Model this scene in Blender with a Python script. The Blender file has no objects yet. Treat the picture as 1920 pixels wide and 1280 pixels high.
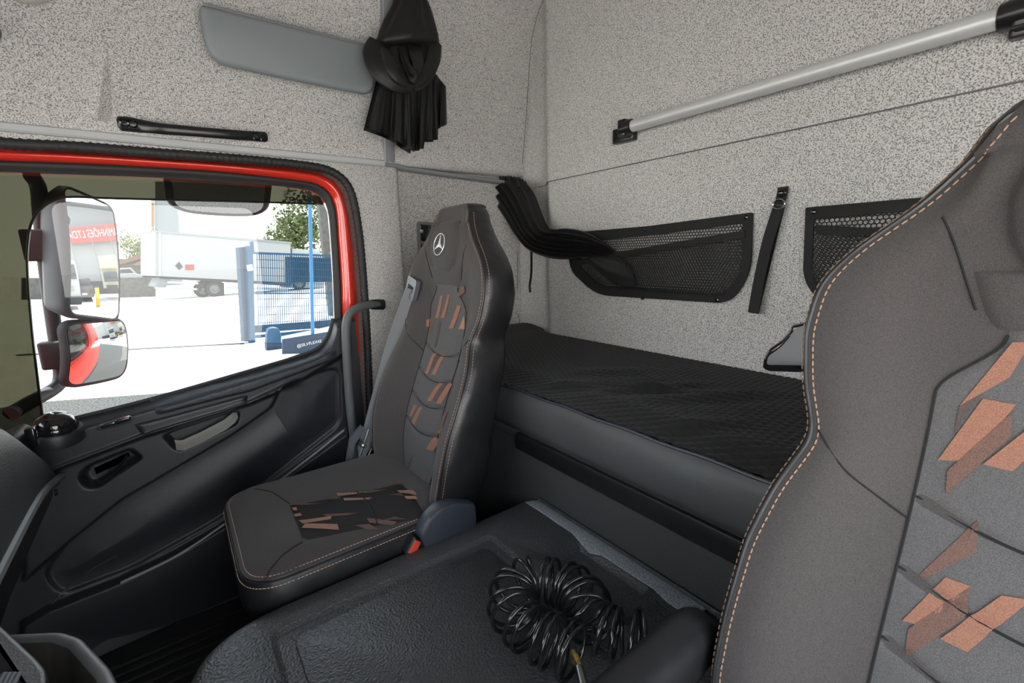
import bpy, bmesh, math, random
import numpy as np
from mathutils import Vector, Matrix
random.seed(4); np.random.seed(4)
SC = bpy.context.scene
COL = SC.collection
PI = math.pi
# ------------------------------------------------------------------ camera
# world axes: +X = towards the rear of the cab, +Y = passenger side, +Z = up.
# all building coordinates below are relative to eye height H above the cab floor.
H = 1.25
F = 853.333                      # 16 mm lens on 36 mm film, for a 1920 px wide frame
_vy = np.array([315 - 960, 492 - 640, F]); _vx = np.array([2120 - 960, 444 - 640, F])
_dy = _vy / np.linalg.norm(_vy)
_dx = _vx - _dy * (_vx @ _dy); _dx /= np.linalg.norm(_dx)
_dz = np.cross(_dx, _dy)
RM = np.stack([_dx, _dy, _dz])   # camera (right, down, forward) -> world
cam = bpy.data.cameras.new('camera'); cam.lens = 16; cam.sensor_width = 36
cam.clip_start = 0.02; cam.clip_end = 500
camo = bpy.data.objects.new('camera', cam); COL.objects.link(camo)
mw = Matrix.Identity(4)
for i in range(3):
    mw[i][0] = RM[i, 0]; mw[i][1] = -RM[i, 1]; mw[i][2] = -RM[i, 2]
mw[2][3] = H
camo.matrix_world = mw
SC.camera = camo
# ------------------------------------------------------------------ light
SC.view_settings.view_transform = 'Standard'
SC.view_settings.look = 'None'
SC.view_settings.gamma = 1.0
SC.view_settings.use_curve_mapping = False
SC.view_settings.exposure = 1.75
SKY_STRENGTH = 2.2
SUN_STRENGTH = 7.0
wd = bpy.data.worlds.new('sky'); SC.world = wd; wd.use_nodes = True
nt = wd.node_tree; nt.nodes.clear()
wo = nt.nodes.new('ShaderNodeOutputWorld'); bg = nt.nodes.new('ShaderNodeBackground')
bg.inputs['Strength'].default_value = SKY_STRENGTH
tc = nt.nodes.new('ShaderNodeTexCoord'); sp = nt.nodes.new('ShaderNodeSeparateXYZ')
rp = nt.nodes.new('ShaderNodeValToRGB')
rp.color_ramp.elements[0].position = 0.0; rp.color_ramp.elements[0].color = (1.0, 0.98, 0.95, 1)
rp.color_ramp.elements[1].position = 0.7; rp.color_ramp.elements[1].color = (0.72, 0.84, 1.0, 1)
nt.links.new(tc.outputs['Generated'], sp.inputs[0]); nt.links.new(sp.outputs['Z'], rp.inputs[0])
nt.links.new(rp.outputs[0], bg.inputs['Color']); nt.links.new(bg.outputs[0], wo.inputs[0])
sl = bpy.data.lights.new('sun', 'SUN'); sl.energy = SUN_STRENGTH; sl.angle = 0.009; sl.color = (1, .95, .87)
so = bpy.data.objects.new('sun', sl); COL.objects.link(so)
so.rotation_euler = Vector((-0.22, -0.42, -1.0)).to_track_quat('-Z', 'Y').to_euler()
so.location = (0, 0, 20)

# ------------------------------------------------------------------ helpers
def ray(u, v): return RM @ np.array([u - 960.0, v - 640.0, F])
def onX(u, v, X): r = ray(u, v); return r * (X / r[0])
def onY(u, v, Y): r = ray(u, v); return r * (Y / r[1])
def onZ(u, v, Z): r = ray(u, v); return r * (Z / r[2])
def onP(u, v, n, d): r = ray(u, v); return r * (d / float(np.dot(n, r)))
def A(*p): return np.array(p, float)
def lerp(a, b, t): return a + (b - a) * t
def sstep(a, b, x):
    t = np.clip((np.asarray(x, float) - a) / (b - a), 0, 1); return t * t * (3 - 2 * t)
def norm(v): v = np.asarray(v, float); return v / max(1e-9, np.linalg.norm(v))

def cat(pts, n=8, closed=False):
    """Catmull-Rom through points"""
    P = [np.asarray(p, float) for p in pts]; out = []
    m = len(P); segs = m if closed else m - 1
    for i in range(segs):
        if closed: p0, p1, p2, p3 = P[(i - 1) % m], P[i], P[(i + 1) % m], P[(i + 2) % m]
        else: p0, p1, p2, p3 = P[max(i - 1, 0)], P[i], P[i + 1], P[min(i + 2, m - 1)]
        for k in range(n):
            t = k / n
            out.append(.5 * ((2 * p1) + (-p0 + p2) * t + (2 * p0 - 5 * p1 + 4 * p2 - p3) * t * t + (-p0 + 3 * p1 - 3 * p2 + p3) * t ** 3))
    if not closed: out.append(P[-1])
    return np.array(out)

def resamp(pts, n, closed=False):
    P = np.array([np.asarray(p, float) for p in pts])
    if closed: P = np.vstack([P, P[:1]])
    d = np.r_[0, np.cumsum(np.linalg.norm(np.diff(P, axis=0), axis=1))]
    t = np.linspace(0, d[-1], n + 1)[:-1] if closed else np.linspace(0, d[-1], n)
    return np.stack([np.interp(t, d, P[:, k]) for k in range(P.shape[1])], 1)

def rpoly(pts, r, n=4):
    """fillet the corners of a 2D polygon"""
    P = [np.asarray(p, float) for p in pts]; out = []; m = len(P)
    for i in range(m):
        p, a, b = P[i], P[i - 1], P[(i + 1) % m]
        la, lb = np.linalg.norm(a - p), np.linalg.norm(b - p)
        rr = min(r if np.isscalar(r) else r[i], .45 * la, .45 * lb)
        q0 = p + (a - p) / la * rr; q1 = p + (b - p) / lb * rr
        for k in range(n + 1):
            t = k / n; out.append((1 - t) ** 2 * q0 + 2 * t * (1 - t) * p + t * t * q1)
    return out

def pinset(P, d):
    P = np.array(P); m = len(P)
    area = sum(P[i][0] * P[(i + 1) % m][1] - P[(i + 1) % m][0] * P[i][1] for i in range(m))
    s = 1 if area > 0 else -1; out = []
    for i in range(m):
        e0 = P[i] - P[i - 1]; e1 = P[(i + 1) % m] - P[i]
        e0 = e0 / max(1e-9, np.linalg.norm(e0)); e1 = e1 / max(1e-9, np.linalg.norm(e1))
        n0 = A(-e0[1], e0[0]) * s; n1 = A(-e1[1], e1[0]) * s
        b = n0 + n1; l = b @ b
        out.append(P[i] + (b * (2 * d / l) if l > .25 else n0 * d))
    return np.array(out)

class G:
    """collects geometry of ONE object"""
    def __init__(s): s.v = []; s.f = []
    def add(s, V, Fc):
        o = len(s.v); s.v += [tuple(map(float, p)) for p in V]; s.f += [tuple(i + o for i in f) for f in Fc]; return s
    def grid(s, P, close_u=False, close_v=False, flip=False):
        P = np.asarray(P); a, b = P.shape[:2]; Fc = []
        for i in range(a if close_u else a - 1):
            for j in range(b if close_v else b - 1):
                q = (i * b + j, i * b + (j + 1) % b, ((i + 1) % a) * b + (j + 1) % b, ((i + 1) % a) * b + j)
                Fc.append(q[::-1] if flip else q)
        return s.add(P.reshape(-1, 3), Fc)
    def box(s, c, size, R=None, bev=0.0):
        c = np.asarray(c, float); h = np.asarray(size, float) / 2; R = np.eye(3) if R is None else R
        if bev <= 0:
            V = [c + R @ (h * A(x, y, z)) for x in (-1, 1) for y in (-1, 1) for z in (-1, 1)]
            return s.add(V, [(0, 1, 3, 2), (4, 6, 7, 5), (0, 4, 5, 1), (2, 3, 7, 6), (0, 2, 6, 4), (1, 5, 7, 3)])
        bev = min(bev, .49 * 2 * h.min())
        poly = rpoly([(-h[0], -h[1]), (h[0], -h[1]), (h[0], h[1]), (-h[0], h[1])], bev, 3)
        return s.prism(poly, c - R @ A(0, 0, h[2]), R @ A(1, 0, 0), R @ A(0, 1, 0), R @ A(0, 0, 1), 2 * h[2], bev * .6, both=True)
    def prism(s, poly, o, u, v, n, depth, bev=0.0, both=False, cap0=True):
        poly = np.array(poly, float); m = len(poly); o = np.asarray(o, float)
        rings = []
        if both and bev > 0: rings.append((pinset(poly, bev), 0.0)); rings.append((pinset(poly, bev * .3), bev * .3)); rings.append((poly, bev))
        else: rings.append((poly, 0.0))
        if bev > 0: rings.append((poly, depth - bev)); rings.append((pinset(poly, bev * .3), depth - bev * .3)); rings.append((pinset(poly, bev), depth))
        else: rings.append((poly, depth))
        V = []
        for q, h in rings:
            for p in q: V.append(o + u * p[0] + v * p[1] + n * h)
        Fc = []
        for k in range(len(rings) - 1):
            for i in range(m):
                j = (i + 1) % m; Fc.append((k * m + i, k * m + j, (k + 1) * m + j, (k + 1) * m + i))
        if cap0: Fc.append(tuple(range(m))[::-1])
        Fc.append(tuple((len(rings) - 1) * m + i for i in range(m)))
        return s.add(V, Fc)
    def tube(s, path, r, n=8, closed=False, caps=True, flat=1.0, up=None):
        P = np.array([np.asarray(p, float) for p in path]); m = len(P)
        rr = np.full(m, r) if np.isscalar(r) else np.asarray(r, float)
        T = np.zeros_like(P)
        for i in range(m):
            a = P[(i - 1) % m] if (closed or i > 0) else P[i]; b = P[(i + 1) % m] if (closed or i < m - 1) else P[i]
            T[i] = norm(b - a)
        N = np.asarray(up, float) if up is not None else (A(0, 0, 1) if abs(T[0][2]) < .9 else A(1, 0, 0))
        V = []
        for i in range(m):
            if up is not None: N = np.asarray(up, float)
            N = norm(N - T[i] * (N @ T[i])); B = np.cross(T[i], N)
            for k in range(n):
                a = 2 * PI * k / n; V.append(P[i] + rr[i] * (N * math.cos(a) * flat + B * math.sin(a)))
        Fc = []
        for i in range(m if closed else m - 1):
            for k in range(n):
                Fc.append((i * n + k, i * n + (k + 1) % n, ((i + 1) % m) * n + (k + 1) % n, ((i + 1) % m) * n + k))
        if caps and not closed: Fc += [tuple(range(n))[::-1], tuple((m - 1) * n + k for k in range(n))]
        return s.add(V, Fc)
    def lathe(s, prof, o, ax, n=20):
        """prof: list of (radius, height) about axis ax at o"""
        ax = norm(ax); u = norm(np.cross(ax, A(0, 0, 1) if abs(ax[2]) < .9 else A(1, 0, 0))); w = np.cross(ax, u)
        P = [[np.asarray(o) + ax * h + (u * math.cos(2 * PI * k / n) + w * math.sin(2 * PI * k / n)) * r for k in range(n)] for r, h in prof]
        s.grid(np.array(P), close_v=True)
        return s
    def fill(s, loops):
        """planar fill of loops (first outer, others holes), 3D points"""
        bm = bmesh.new(); es = []
        for L in loops:
            vs = [bm.verts.new(tuple(p)) for p in L]
            for i in range(len(vs)): es.append(bm.edges.new((vs[i], vs[(i + 1) % len(vs)])))
        bmesh.ops.triangle_fill(bm, use_beauty=True, use_dissolve=False, edges=es)
        bm.verts.index_update()
        s.add([v.co for v in bm.verts], [tuple(v.index for v in f.verts) for f in bm.faces]); bm.free(); return s
    def build(s, name, m, parent=None, smooth=True, ang=38, **tags):
        V = np.array(s.v); V[:, 2] += H
        loc = np.zeros(3)
        if parent is None: loc = A((V[:, 0].min() + V[:, 0].max()) / 2, (V[:, 1].min() + V[:, 1].max()) / 2, V[:, 2].min())
        me = bpy.data.meshes.new(name); me.from_pydata((V - loc).tolist(), [], s.f); me.update()
        bm = bmesh.new(); bm.from_mesh(me); bmesh.ops.remove_doubles(bm, verts=bm.verts, dist=1e-6)
        bmesh.ops.recalc_face_normals(bm, faces=bm.faces); bm.to_mesh(me); bm.free()
        if smooth:
            me.shade_smooth(); me.set_sharp_from_angle(angle=math.radians(ang))
        o = bpy.data.objects.new(name, me); COL.objects.link(o); o.location = loc.tolist()
        if m is not None: me.materials.append(m)
        hang(o, parent); tag(o, **tags)
        return o

WT = {}
def hang(o, p):
    if p is None: WT[o.name] = Vector(o.location); return
    o.parent = p; w = WT.get(p.name, Vector((0, 0, 0)))
    o.matrix_parent_inverse = Matrix.Translation(-w); WT[o.name] = Vector((0, 0, 0))
def tag(o, label=None, cat_=None, group=None, kind=None):
    if label: o['label'] = label
    if cat_: o['category'] = cat_
    if group: o['group'] = group
    if kind: o['kind'] = kind
    return o
def thing(name, loc, label=None, cat_=None, group=None, kind=None):
    o = bpy.data.objects.new(name, None); o.empty_display_size = .05; COL.objects.link(o)
    o.location = (loc[0], loc[1], loc[2] + H); WT[o.name] = Vector(o.location)
    return tag(o, label, cat_, group, kind)

# ------------------------------------------------------------------ materials
def mat(name, col, rough=.6, metal=0.0, spec=.5, tex=None, bump=None, coat=0.0, sheen=0.0):
    """tex=(scale, second colour, lo, hi[, stretch]); bump=(scale, strength, distance, kind)"""
    m = bpy.data.materials.new(name); m.use_nodes = True; n = m.node_tree.nodes; l = m.node_tree.links
    b = n['Principled BSDF']
    b.inputs['Base Color'].default_value = (*col, 1); b.inputs['Roughness'].default_value = rough
    b.inputs['Metallic'].default_value = metal; b.inputs['Specular IOR Level'].default_value = spec
    b.inputs['Coat Weight'].default_value = coat; b.inputs['Sheen Weight'].default_value = sheen
    co = n.new('ShaderNodeTexCoord')
    if tex:
        no = n.new('ShaderNodeTexNoise'); no.inputs['Scale'].default_value = tex[0]; no.inputs['Detail'].default_value = 3
        vec = co.outputs['Object']
        if len(tex) > 4:
            mp = n.new('ShaderNodeMapping'); mp.inputs['Scale'].default_value = tex[4]; l.new(vec, mp.inputs[0]); vec = mp.outputs[0]
        l.new(vec, no.inputs['Vector'])
        r = n.new('ShaderNodeValToRGB'); e = r.color_ramp.elements
        e[0].position = tex[2]; e[0].color = (*tex[1], 1); e[1].position = tex[3]; e[1].color = (*col, 1)
        l.new(no.outputs['Fac'], r.inputs[0]); l.new(r.outputs[0], b.inputs['Base Color'])
    if bump:
        if bump[3] == 'vor':
            t = n.new('ShaderNodeTexVoronoi'); t.feature = 'SMOOTH_F1'; out = t.outputs['Distance']
        else:
            t = n.new('ShaderNodeTexNoise'); t.inputs['Detail'].default_value = 3; out = t.outputs['Fac']
        t.inputs['Scale'].default_value = bump[0]; l.new(co.outputs['Object'], t.inputs['Vector'])
        bp = n.new('ShaderNodeBump'); bp.inputs['Strength'].default_value = bump[1]; bp.inputs['Distance'].default_value = bump[2]
        l.new(out, bp.inputs['Height']); l.new(bp.outputs[0], b.inputs['Normal'])
    return m

def glassmat(name, tint, ior=1.5, gl=1.0):
    m = bpy.data.materials.new(name); m.use_nodes = True; n = m.node_tree.nodes; l = m.node_tree.links; n.clear()
    o = n.new('ShaderNodeOutputMaterial'); t = n.new('ShaderNodeBsdfTransparent'); t.inputs[0].default_value = (*tint, 1)
    g = n.new('ShaderNodeBsdfGlossy'); g.inputs['Roughness'].default_value = 0.0; g.inputs[0].default_value = (gl, gl, gl, 1)
    fr = n.new('ShaderNodeFresnel'); fr.inputs['IOR'].default_value = ior
    mx = n.new('ShaderNodeMixShader'); l.new(fr.outputs[0], mx.inputs[0]); l.new(t.outputs[0], mx.inputs[1]); l.new(g.outputs[0], mx.inputs[2])
    l.new(mx.outputs[0], o.inputs[0]); return m

MT = {}
MT['liner'] = mat('headliner_fabric', (.68, .655, .63), .95, spec=.15, tex=(330, (.195, .19, .185), .37, .55), bump=(330, .5, .002, 'noise'))
MT['liner_smooth'] = mat('headliner_trim', (.50, .50, .50), .6, spec=.3)
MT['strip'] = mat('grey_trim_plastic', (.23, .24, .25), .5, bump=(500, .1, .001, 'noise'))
MT['visor'] = mat('grey_visor_vinyl', (.22, .24, .25), .55, bump=(600, .15, .001, 'noise'))
MT['black'] = mat('black_plastic', (.014, .014, .016), .42, bump=(420, .22, .001, 'vor'))
MT['blacks'] = mat('black_satin_plastic', (.012, .012, .013), .3)
MT['gloss'] = mat('black_gloss_plastic', (.008, .008, .009), .08, coat=.5)
MT['door'] = mat('door_plastic', (.018, .019, .023), .42, bump=(520, .3, .0012, 'vor'))
MT['door2'] = mat('door_soft_panel', (.010, .012, .017), .6, bump=(900, .1, .0006, 'noise'))
MT['pad'] = mat('door_pad_leather', (.024, .028, .036), .45, bump=(260, .5, .002, 'vor'))
MT['silver'] = mat('door_pull_satin', (.30, .29, .27), .35, metal=.3)
MT['dash'] = mat('dash_plastic', (.045, .046, .048), .5, bump=(300, .45, .0015, 'vor'))
MT['tunnel'] = mat('tunnel_grained_plastic', (.044, .045, .048), .40, bump=(230, .8, .0022, 'vor'))
MT['tunnel_edge'] = mat('tunnel_worn_edge', (.34, .36, .38), .55, tex=(420, (.08, .09, .10), .40, .60), bump=(420, .5, .001, 'noise'))
MT['carpet'] = mat('bulkhead_carpet', (.062, .062, .063), .95, spec=.1, tex=(600, (.028, .028, .029), .35, .6), bump=(700, .4, .0015, 'noise'))
MT['floor'] = mat('rubber_floor', (.012, .012, .012), .6, bump=(160, .5, .002, 'noise'))
MT['fabric'] = mat('seat_fabric', (.064, .057, .055), .85, spec=.25, tex=(900, (.037, .033, .032), .35, .62), bump=(1400, .25, .0006, 'noise'), sheen=.12)
MT['vinyl'] = mat('seat_vinyl', (.017, .017, .019), .38, spec=.5, tex=(14, (.011, .011, .012), .3, .7), bump=(9, .35, .02, 'noise'))
MT['insert'] = mat('seat_insert_melange', (.115, .110, .110), .9, spec=.2, tex=(1100, (.060, .057, .057), .35, .62), bump=(1400, .25, .0006, 'noise'))
MT['insert_dark'] = mat('seat_insert_dark', (.030, .028, .028), .9, spec=.2, tex=(900, (.016, .015, .015), .35, .62))
MT['orange'] = mat('stripe_copper', (.29, .140, .096), .85, spec=.2, tex=(900, (.19, .090, .062), .35, .62))
MT['brown'] = mat('stripe_brown', (.165, .095, .075), .9, spec=.2, tex=(900, (.09, .055, .046), .35, .62))
MT['brown_dim'] = mat('stripe_dim_brown', (.105, .078, .072), .9, spec=.2, tex=(900, (.06, .048, .046), .35, .62))
MT['copper_pink'] = mat('stripe_pale_copper', (.38, .21, .155), .85, spec=.2, tex=(900, (.24, .125, .09), .35, .62))
MT['seam_grey'] = mat('seam_grey', (.17, .165, .16), .9)
MT['emblem'] = mat('bright_emblem', (.80, .80, .80), .25, metal=.3)
MT['housing'] = mat('mirror_housing_plastic', (.020, .021, .025), .55)
MT['seam'] = mat('seam_dark', (.008, .008, .008), .9)
MT['thread'] = mat('tan_thread', (.32, .19, .125), .7)
MT['thread2'] = mat('pale_thread', (.50, .36, .28), .7)
MT['mattress'] = mat('quilted_cover', (.0075, .0072, .0072), .8, spec=.3, bump=(1500, .2, .0006, 'noise'), sheen=.1)
MT['mattside'] = mat('mattress_vinyl', (.054, .055, .057), .6, bump=(35, .35, .004, 'noise'))
MT['cloth'] = mat('black_curtain_cloth', (.012, .0115, .012), .5, spec=.35)
MT['net'] = mat('black_net', (.010, .010, .010), .7)
MT['web'] = mat('black_webbing', (.008, .008, .008), .75, bump=(900, .4, .0008, 'noise'))
MT['belt'] = mat('grey_belt_webbing', (.16, .165, .17), .7, bump=(900, .3, .0008, 'noise'))
MT['beltplate'] = mat('belt_guide_plastic', (.10, .11, .125), .4)
MT['buckle'] = mat('buckle_cover_plastic', (.032, .037, .050), .4, bump=(600, .2, .0008, 'vor'))
MT['redbtn'] = mat('red_button', (.62, .06, .03), .3)
MT['chrome'] = mat('chrome', (.8, .8, .8), .12, metal=1)
MT['steel'] = mat('steel', (.45, .45, .44), .3, metal=1)
MT['alu'] = mat('brushed_aluminium', (.66, .66, .645), .42, metal=.35)
MT['brass'] = mat('brass', (.75, .55, .18), .25, metal=1)
MT['red'] = mat('red_paint', (.72, .035, .018), .2, coat=.6)
MT['rubber'] = mat('door_rubber', (.018, .018, .018), .6)
MT['hose'] = mat('black_hose', (.010, .010, .010), .16, coat=.3)
MT['mirror'] = mat('mirror_glass', (.92, .93, .94), .0, metal=1)
MT['mirror2'] = mat('convex_mirror_glass', (.92, .93, .94), .0, metal=1)
MT['pole'] = mat('grab_pole_plastic', (.11, .115, .12), .5, bump=(500, .3, .001, 'vor'))
MT['glass'] = glassmat('window_glass', (.50, .53, .52))
MT['wsglass'] = glassmat('windscreen_glass', (.95, .97, .96))
MT['tint'] = glassmat('smoked_deflector', (.038, .037, .024))
MT['white'] = mat('white_plastic', (.65, .64, .61), .4)
MT['vent'] = mat('vent_panel_plastic', (.13, .135, .14), .45)

# ------------------------------------------------------------------ the cab shell
YW = 1.85            # inner face of the passenger side wall
XR = 1.40            # inner face of the rear wall
UPN = A(0, 1, .172); UPD = 1.85 + .172 * .366      # leaning upper side panel
def onU(u, v, off=0.0): return onP(u, v, UPN, UPD - off)
def yU(z): return UPD - .172 * z

def pxY(pts, Y=YW): return [onY(u, v, Y) for u, v in pts]
# door aperture (outer edge of the rubber seal)
seal_px = [(0, 264), (150, 272), (300, 284), (450, 295), (560, 306), (612, 315), (642, 332), (659, 358), (669, 400), (677, 460), (685, 560), (690, 650), (694, 760), (697, 880)]
ap = [A(-.66, YW, -1.249), A(-.66, YW, .20), A(-.62, YW, .29), A(-.54, YW, .335)] + pxY(seal_px) + [A(.62, YW, -.9), A(.60, YW, -1.249)]
g = G()
outer = [A(-.85, YW, -1.30), A(-.85, YW, .366), A(.79, YW, .366), A(.79, YW, -1.30)]
g.fill([outer, ap])
g.grid([[p, p + A(0, .11, 0)] for p in ap + ap[:1]])                       # reveal
pil = [A(.79, YW, z) for z in (-1.25, .366)]
prof = [(.79, 1.85), (.80, 1.853), (.81, 1.87), (.818, 1.892), (.835, 1.90), (1.2, 1.90), (1.49, 1.90)]
g.grid([[A(x, y, -1.25), A(x, y, .366)] for x, y in prof])
wall_left = g.build('wall_left', MT['liner'], kind='structure', label='grey speckled fabric side wall around the passenger door', ang=50)
# upper leaning panel, with a soft bead above the rail
g = G()
zz = [.366, .372, .385, .40, .43, .5, .7, .95, 1.2]
bead = [.0, .010, .015, .012, .003, 0, 0, 0, 0]
xs = np.linspace(-.85, 1.49, 30)
g.grid([[A(x, yU(z) - b, z) for z, b in zip(zz, bead)] for x in xs])
g.grid([[A(x, 1.92, .366), A(x, yU(.366), .366)] for x in (-.85, 1.49)])
g.build('wall_left_upper', MT['liner'], kind='structure', label='light grey fabric panel above the passenger door', ang=60)
# small pressed fin in the panel
g = G()
t0, t1 = onU(199, 82), onU(184, 228)
n = 14; rows = []
for i in range(n + 1):
    t = i / n; c = lerp(t0, t1, t); w = .003 + .017 * t; h = .026 * t ** 1.2
    rows.append([c + A(-w * .45, 0.004, 0), c + A(-w * .2, -h * .85, 0), c + A(.0, -h, 0), c + A(w * .9, -h * .55, 0), c + A(w * 2.2, .004, 0)])
g.grid(rows); g.add(rows[-1], [(0, 1, 2, 3, 4)])
g.build('trim_3', MT['liner'], kind='structure', label='small fabric fin pressed into the panel over the door')
# rear wall
def rear_prof():
    P = [(1.468, 1.93), (1.468, 1.74), (1.466, 1.70), (1.455, 1.665), (1.432, 1.635), (1.411, 1.61), (1.402, 1.59), (1.40, 1.565)]
    return P + [(1.40, y) for y in np.linspace(1.45, -.6, 12)]
g = G(); g.grid([[A(x, y, z) for z in (-1.25, .306)] for x, y in rear_prof()])
g.build('wall_back', MT['liner'], kind='structure', label='grey speckled fabric rear wall behind the bunk', ang=60)
g = G()
g.grid([[A(x - .006, y, z) for z in (.306, .7, 1.2)] for x, y in rear_prof()])
g.grid([[A(x, y, .306), A(x - .006, y, .306)] for x, y in rear_prof()])
g.build('wall_back_upper', MT['liner'], kind='structure', label='light grey fabric panel of the rear wall above the seam', ang=60)
g = G(); g.box((.3, .65, 1.23), (2.5, 2.7, .06)); g.build('ceiling', MT['liner'], kind='structure', label='light grey fabric cab ceiling')
g = G(); g.box((.3, .65, -1.28), (2.5, 2.7, .06)); g.build('floor', MT['floor'], kind='structure', label='black ribbed rubber cab floor')
# driver side wall with the open doorway, and front wall with the windscreen opening
g = G()
def rect(p, q, r, s_): return [A(*p), A(*q), A(*r), A(*s_)]
dw = [A(x, -.58, z) for x, z in rpoly([(-.64, -1.1), (.50, -1.1), (.62, -.5), (.62, .42), (-.58, .42)], .08)]
g.fill([rect((-.9, -.58, -1.25), (1.5, -.58, -1.25), (1.5, -.58, 1.2), (-.9, -.58, 1.2)), dw])
g.build('wall_right', MT['liner'], kind='structure', label='driver side wall with the open doorway')
g = G()
ws = [A(-.87, y, z) for y, z in rpoly([(-.50, -.20), (1.78, -.20), (1.74, .40), (-.46, .40)], .1)]
g.fill([rect((-.87, -.6, -1.25), (-.87, 1.95, -1.25), (-.87, 1.95, 1.2), (-.87, -.6, 1.2)), ws])
g.build('wall_front', MT['black'], kind='structure', label='front wall around the windscreen opening')
g = G(); g.fill([ws]); g.build('window_2', MT['wsglass'], kind='structure', label='windscreen glass', smooth=False)
# trims
g = G()
p0, p1 = onY(-40, 238, 1.84), onY(724, 308.5, 1.84)
def vbar(gg, a, b, w, d, off): # bar on the side wall between two points
    gg.grid([[p + A(0, -off + o[0], o[1]) for o in ((.0, -w), (-d * .7, -w), (-d, -w * .6), (-d, w * .6), (-d * .7, w), (0, w))] for p in (a, b)])
vbar(g, A(-.85, YW, .366), A(.745, YW, .366), .012, .020, .0)
g.build('trim_1', MT['liner_smooth'], kind='structure', label='pale grey rail above the passenger door')
g = G()
pts = [A(.745, YW, .366), A(.80, YW, .364), A(.84, 1.862, .360), A(1.0, 1.865, .352), A(1.44, 1.865, .335)]
g.grid([[p + A(0, o[0], o[1]) for o in ((.02, -.010), (-.006, -.010), (-.012, -.006), (-.012, .005), (-.006, .008), (.02, .009))] for p in pts])
g.build('trim_4', MT['strip'], kind='structure', label='grey curtain rail running to the rear corner')
g = G()
zc = [.372, .5, .7, .95, 1.2]
g.grid([[A(x, yU(z) - o, z) for x, o in ((.742, 0), (.743, .018), (.748, .022), (.780, .022), (.787, .018), (.788, 0))] for z in zc])
g.build('trim_2', MT['strip'], kind='structure', label='grey vertical trim strip behind the hanging curtain knot')
# seams
def seam(pts, r=.0015, nm='trim_5', lb=''):
    gg = G(); gg.tube(cat(pts, 6), r, 6); return gg.build(nm, MT['seam_grey'], kind='structure', label=lb)
seam([A(1.445, 1.845, .34), A(1.445, 1.84, .40), A(1.444, 1.80, .62), A(1.443, 1.772, .80), A(1.44, 1.745, .93), A(1.432, 1.70, 1.0), A(1.40, 1.59, 1.06), A(1.392, 1.48, 1.13)], lb='dark seam running up the rear corner')
seam([A(x - .008, y, .306) for x, y in rear_prof()[1:]], .0017, 'trim_6', 'dark seam along the rear wall')
seam([onX(971, 470, 1.444), onX(970, 540, 1.444), onX(966, 572, 1.444), onX(974, 600, 1.444), onX(974, 640, 1.444)], .002, 'trim_7', 'dark panel joint in the lower rear corner')

# ------------------------------------------------------------------ passenger door
door = thing('door_1', (0, 1.88, -1.2), 'black and red passenger door with a large window', kind='structure')
redo_px = [(-60, 280), (0, 283), (150, 290), (300, 300), (450, 311), (560, 322), (603, 331), (630, 349), (645, 378), (655, 430), (662, 520), (667, 600), (669, 700), (672, 800), (678, 900)]
redi_px = [(-60, 300), (0, 301), (150, 306), (300, 314), (430, 323), (545, 336), (592, 344), (617, 361), (629, 392), (634, 450), (639, 520), (642, 600), (648, 700), (656, 800), (664, 900)]
glso_px = [(-60, 322), (12, 322), (150, 327), (300, 333), (420, 340), (535, 350), (578, 356), (603, 370), (615, 398), (620, 450), (624, 520), (627, 600), (631, 700), (640, 800), (650, 900)]
def band(name, pa, pb, Ya, Yb, bulge, m, parent, cols=7, n=90, i1=None, tags={}):
    Aa = resamp(cat([onY(u, v, Ya) for u, v in pa], 8), n); Bb = resamp(cat([onY(u, v, Yb) for u, v in pb], 8), n)
    if i1: Aa, Bb = Aa[:i1], Bb[:i1]
    rows = []
    for a, b in zip(Aa, Bb):
        rows.append([lerp(a, b, t) + A(0, -bulge * math.sin(PI * t) ** .6, 0) for t in np.linspace(0, 1, cols)])
    gg = G(); gg.grid(rows); return gg.build(name, m, parent, ang=70)
# colour ends at about z of pixel row 615: split red / black
def zsplit(path_o, path_i, Yo, Yi, vlim):
    pass
n_ = 160
Ro = resamp(cat([onY(u, v, 1.875) for u, v in redo_px], 8), n_); Ri = resamp(cat([onY(u, v, 1.885) for u, v in redi_px], 8), n_)
zl = onY(668, 612, 1.875)[2]
for nm, m, sel in (('red_frame', MT['red'], lambda a: a[2] >= zl or a[0] < .4), ('black_jamb', MT['blacks'], lambda a: a[2] <= zl + .012 and a[0] > .4)):
    rows = []
    for a, b in zip(Ro, Ri):
        if sel(a): rows.append([lerp(a, b, t) + A(0, -.022 * math.sin(PI * t) ** .6, 0) for t in np.linspace(0, 1, 9)])
    g = G(); g.grid(rows); g.build(nm, m, door, ang=70)
band('window_rubber', redi_px, glso_px, 1.885, 1.90, .012, MT['rubber'], door, i1=None)
# ribbed seal round the aperture
P = resamp(cat(ap[2:-1], 6), 420)
rr = .0155 + .0016 * np.cos(np.arange(420) * 2 * PI / 3)
g = G(); g.tube([p + A(0, .006, -.004) for p in P], rr, 10); g.build('door_seal', MT['rubber'], door, ang=80)
# window glass
belt_px = [(60, 810), (127, 793), (281, 754), (453, 704), (560, 672), (600, 655), (619, 630), (628, 600)]
gl = [onY(u, v, 1.905) for u, v in [(-70, 318), (12, 318), (150, 323), (300, 329), (420, 336), (537, 346), (582, 352), (608, 367), (621, 396), (626, 450), (630, 520), (633, 600)]]
gl += [onY(u, v + 14, 1.905) for u, v in belt_px[::-1]] + [onY(-70, 840, 1.905)]
g = G(); g.fill([gl]); wg = g.build('window_glass', MT['glass'], door, smooth=False)
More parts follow.
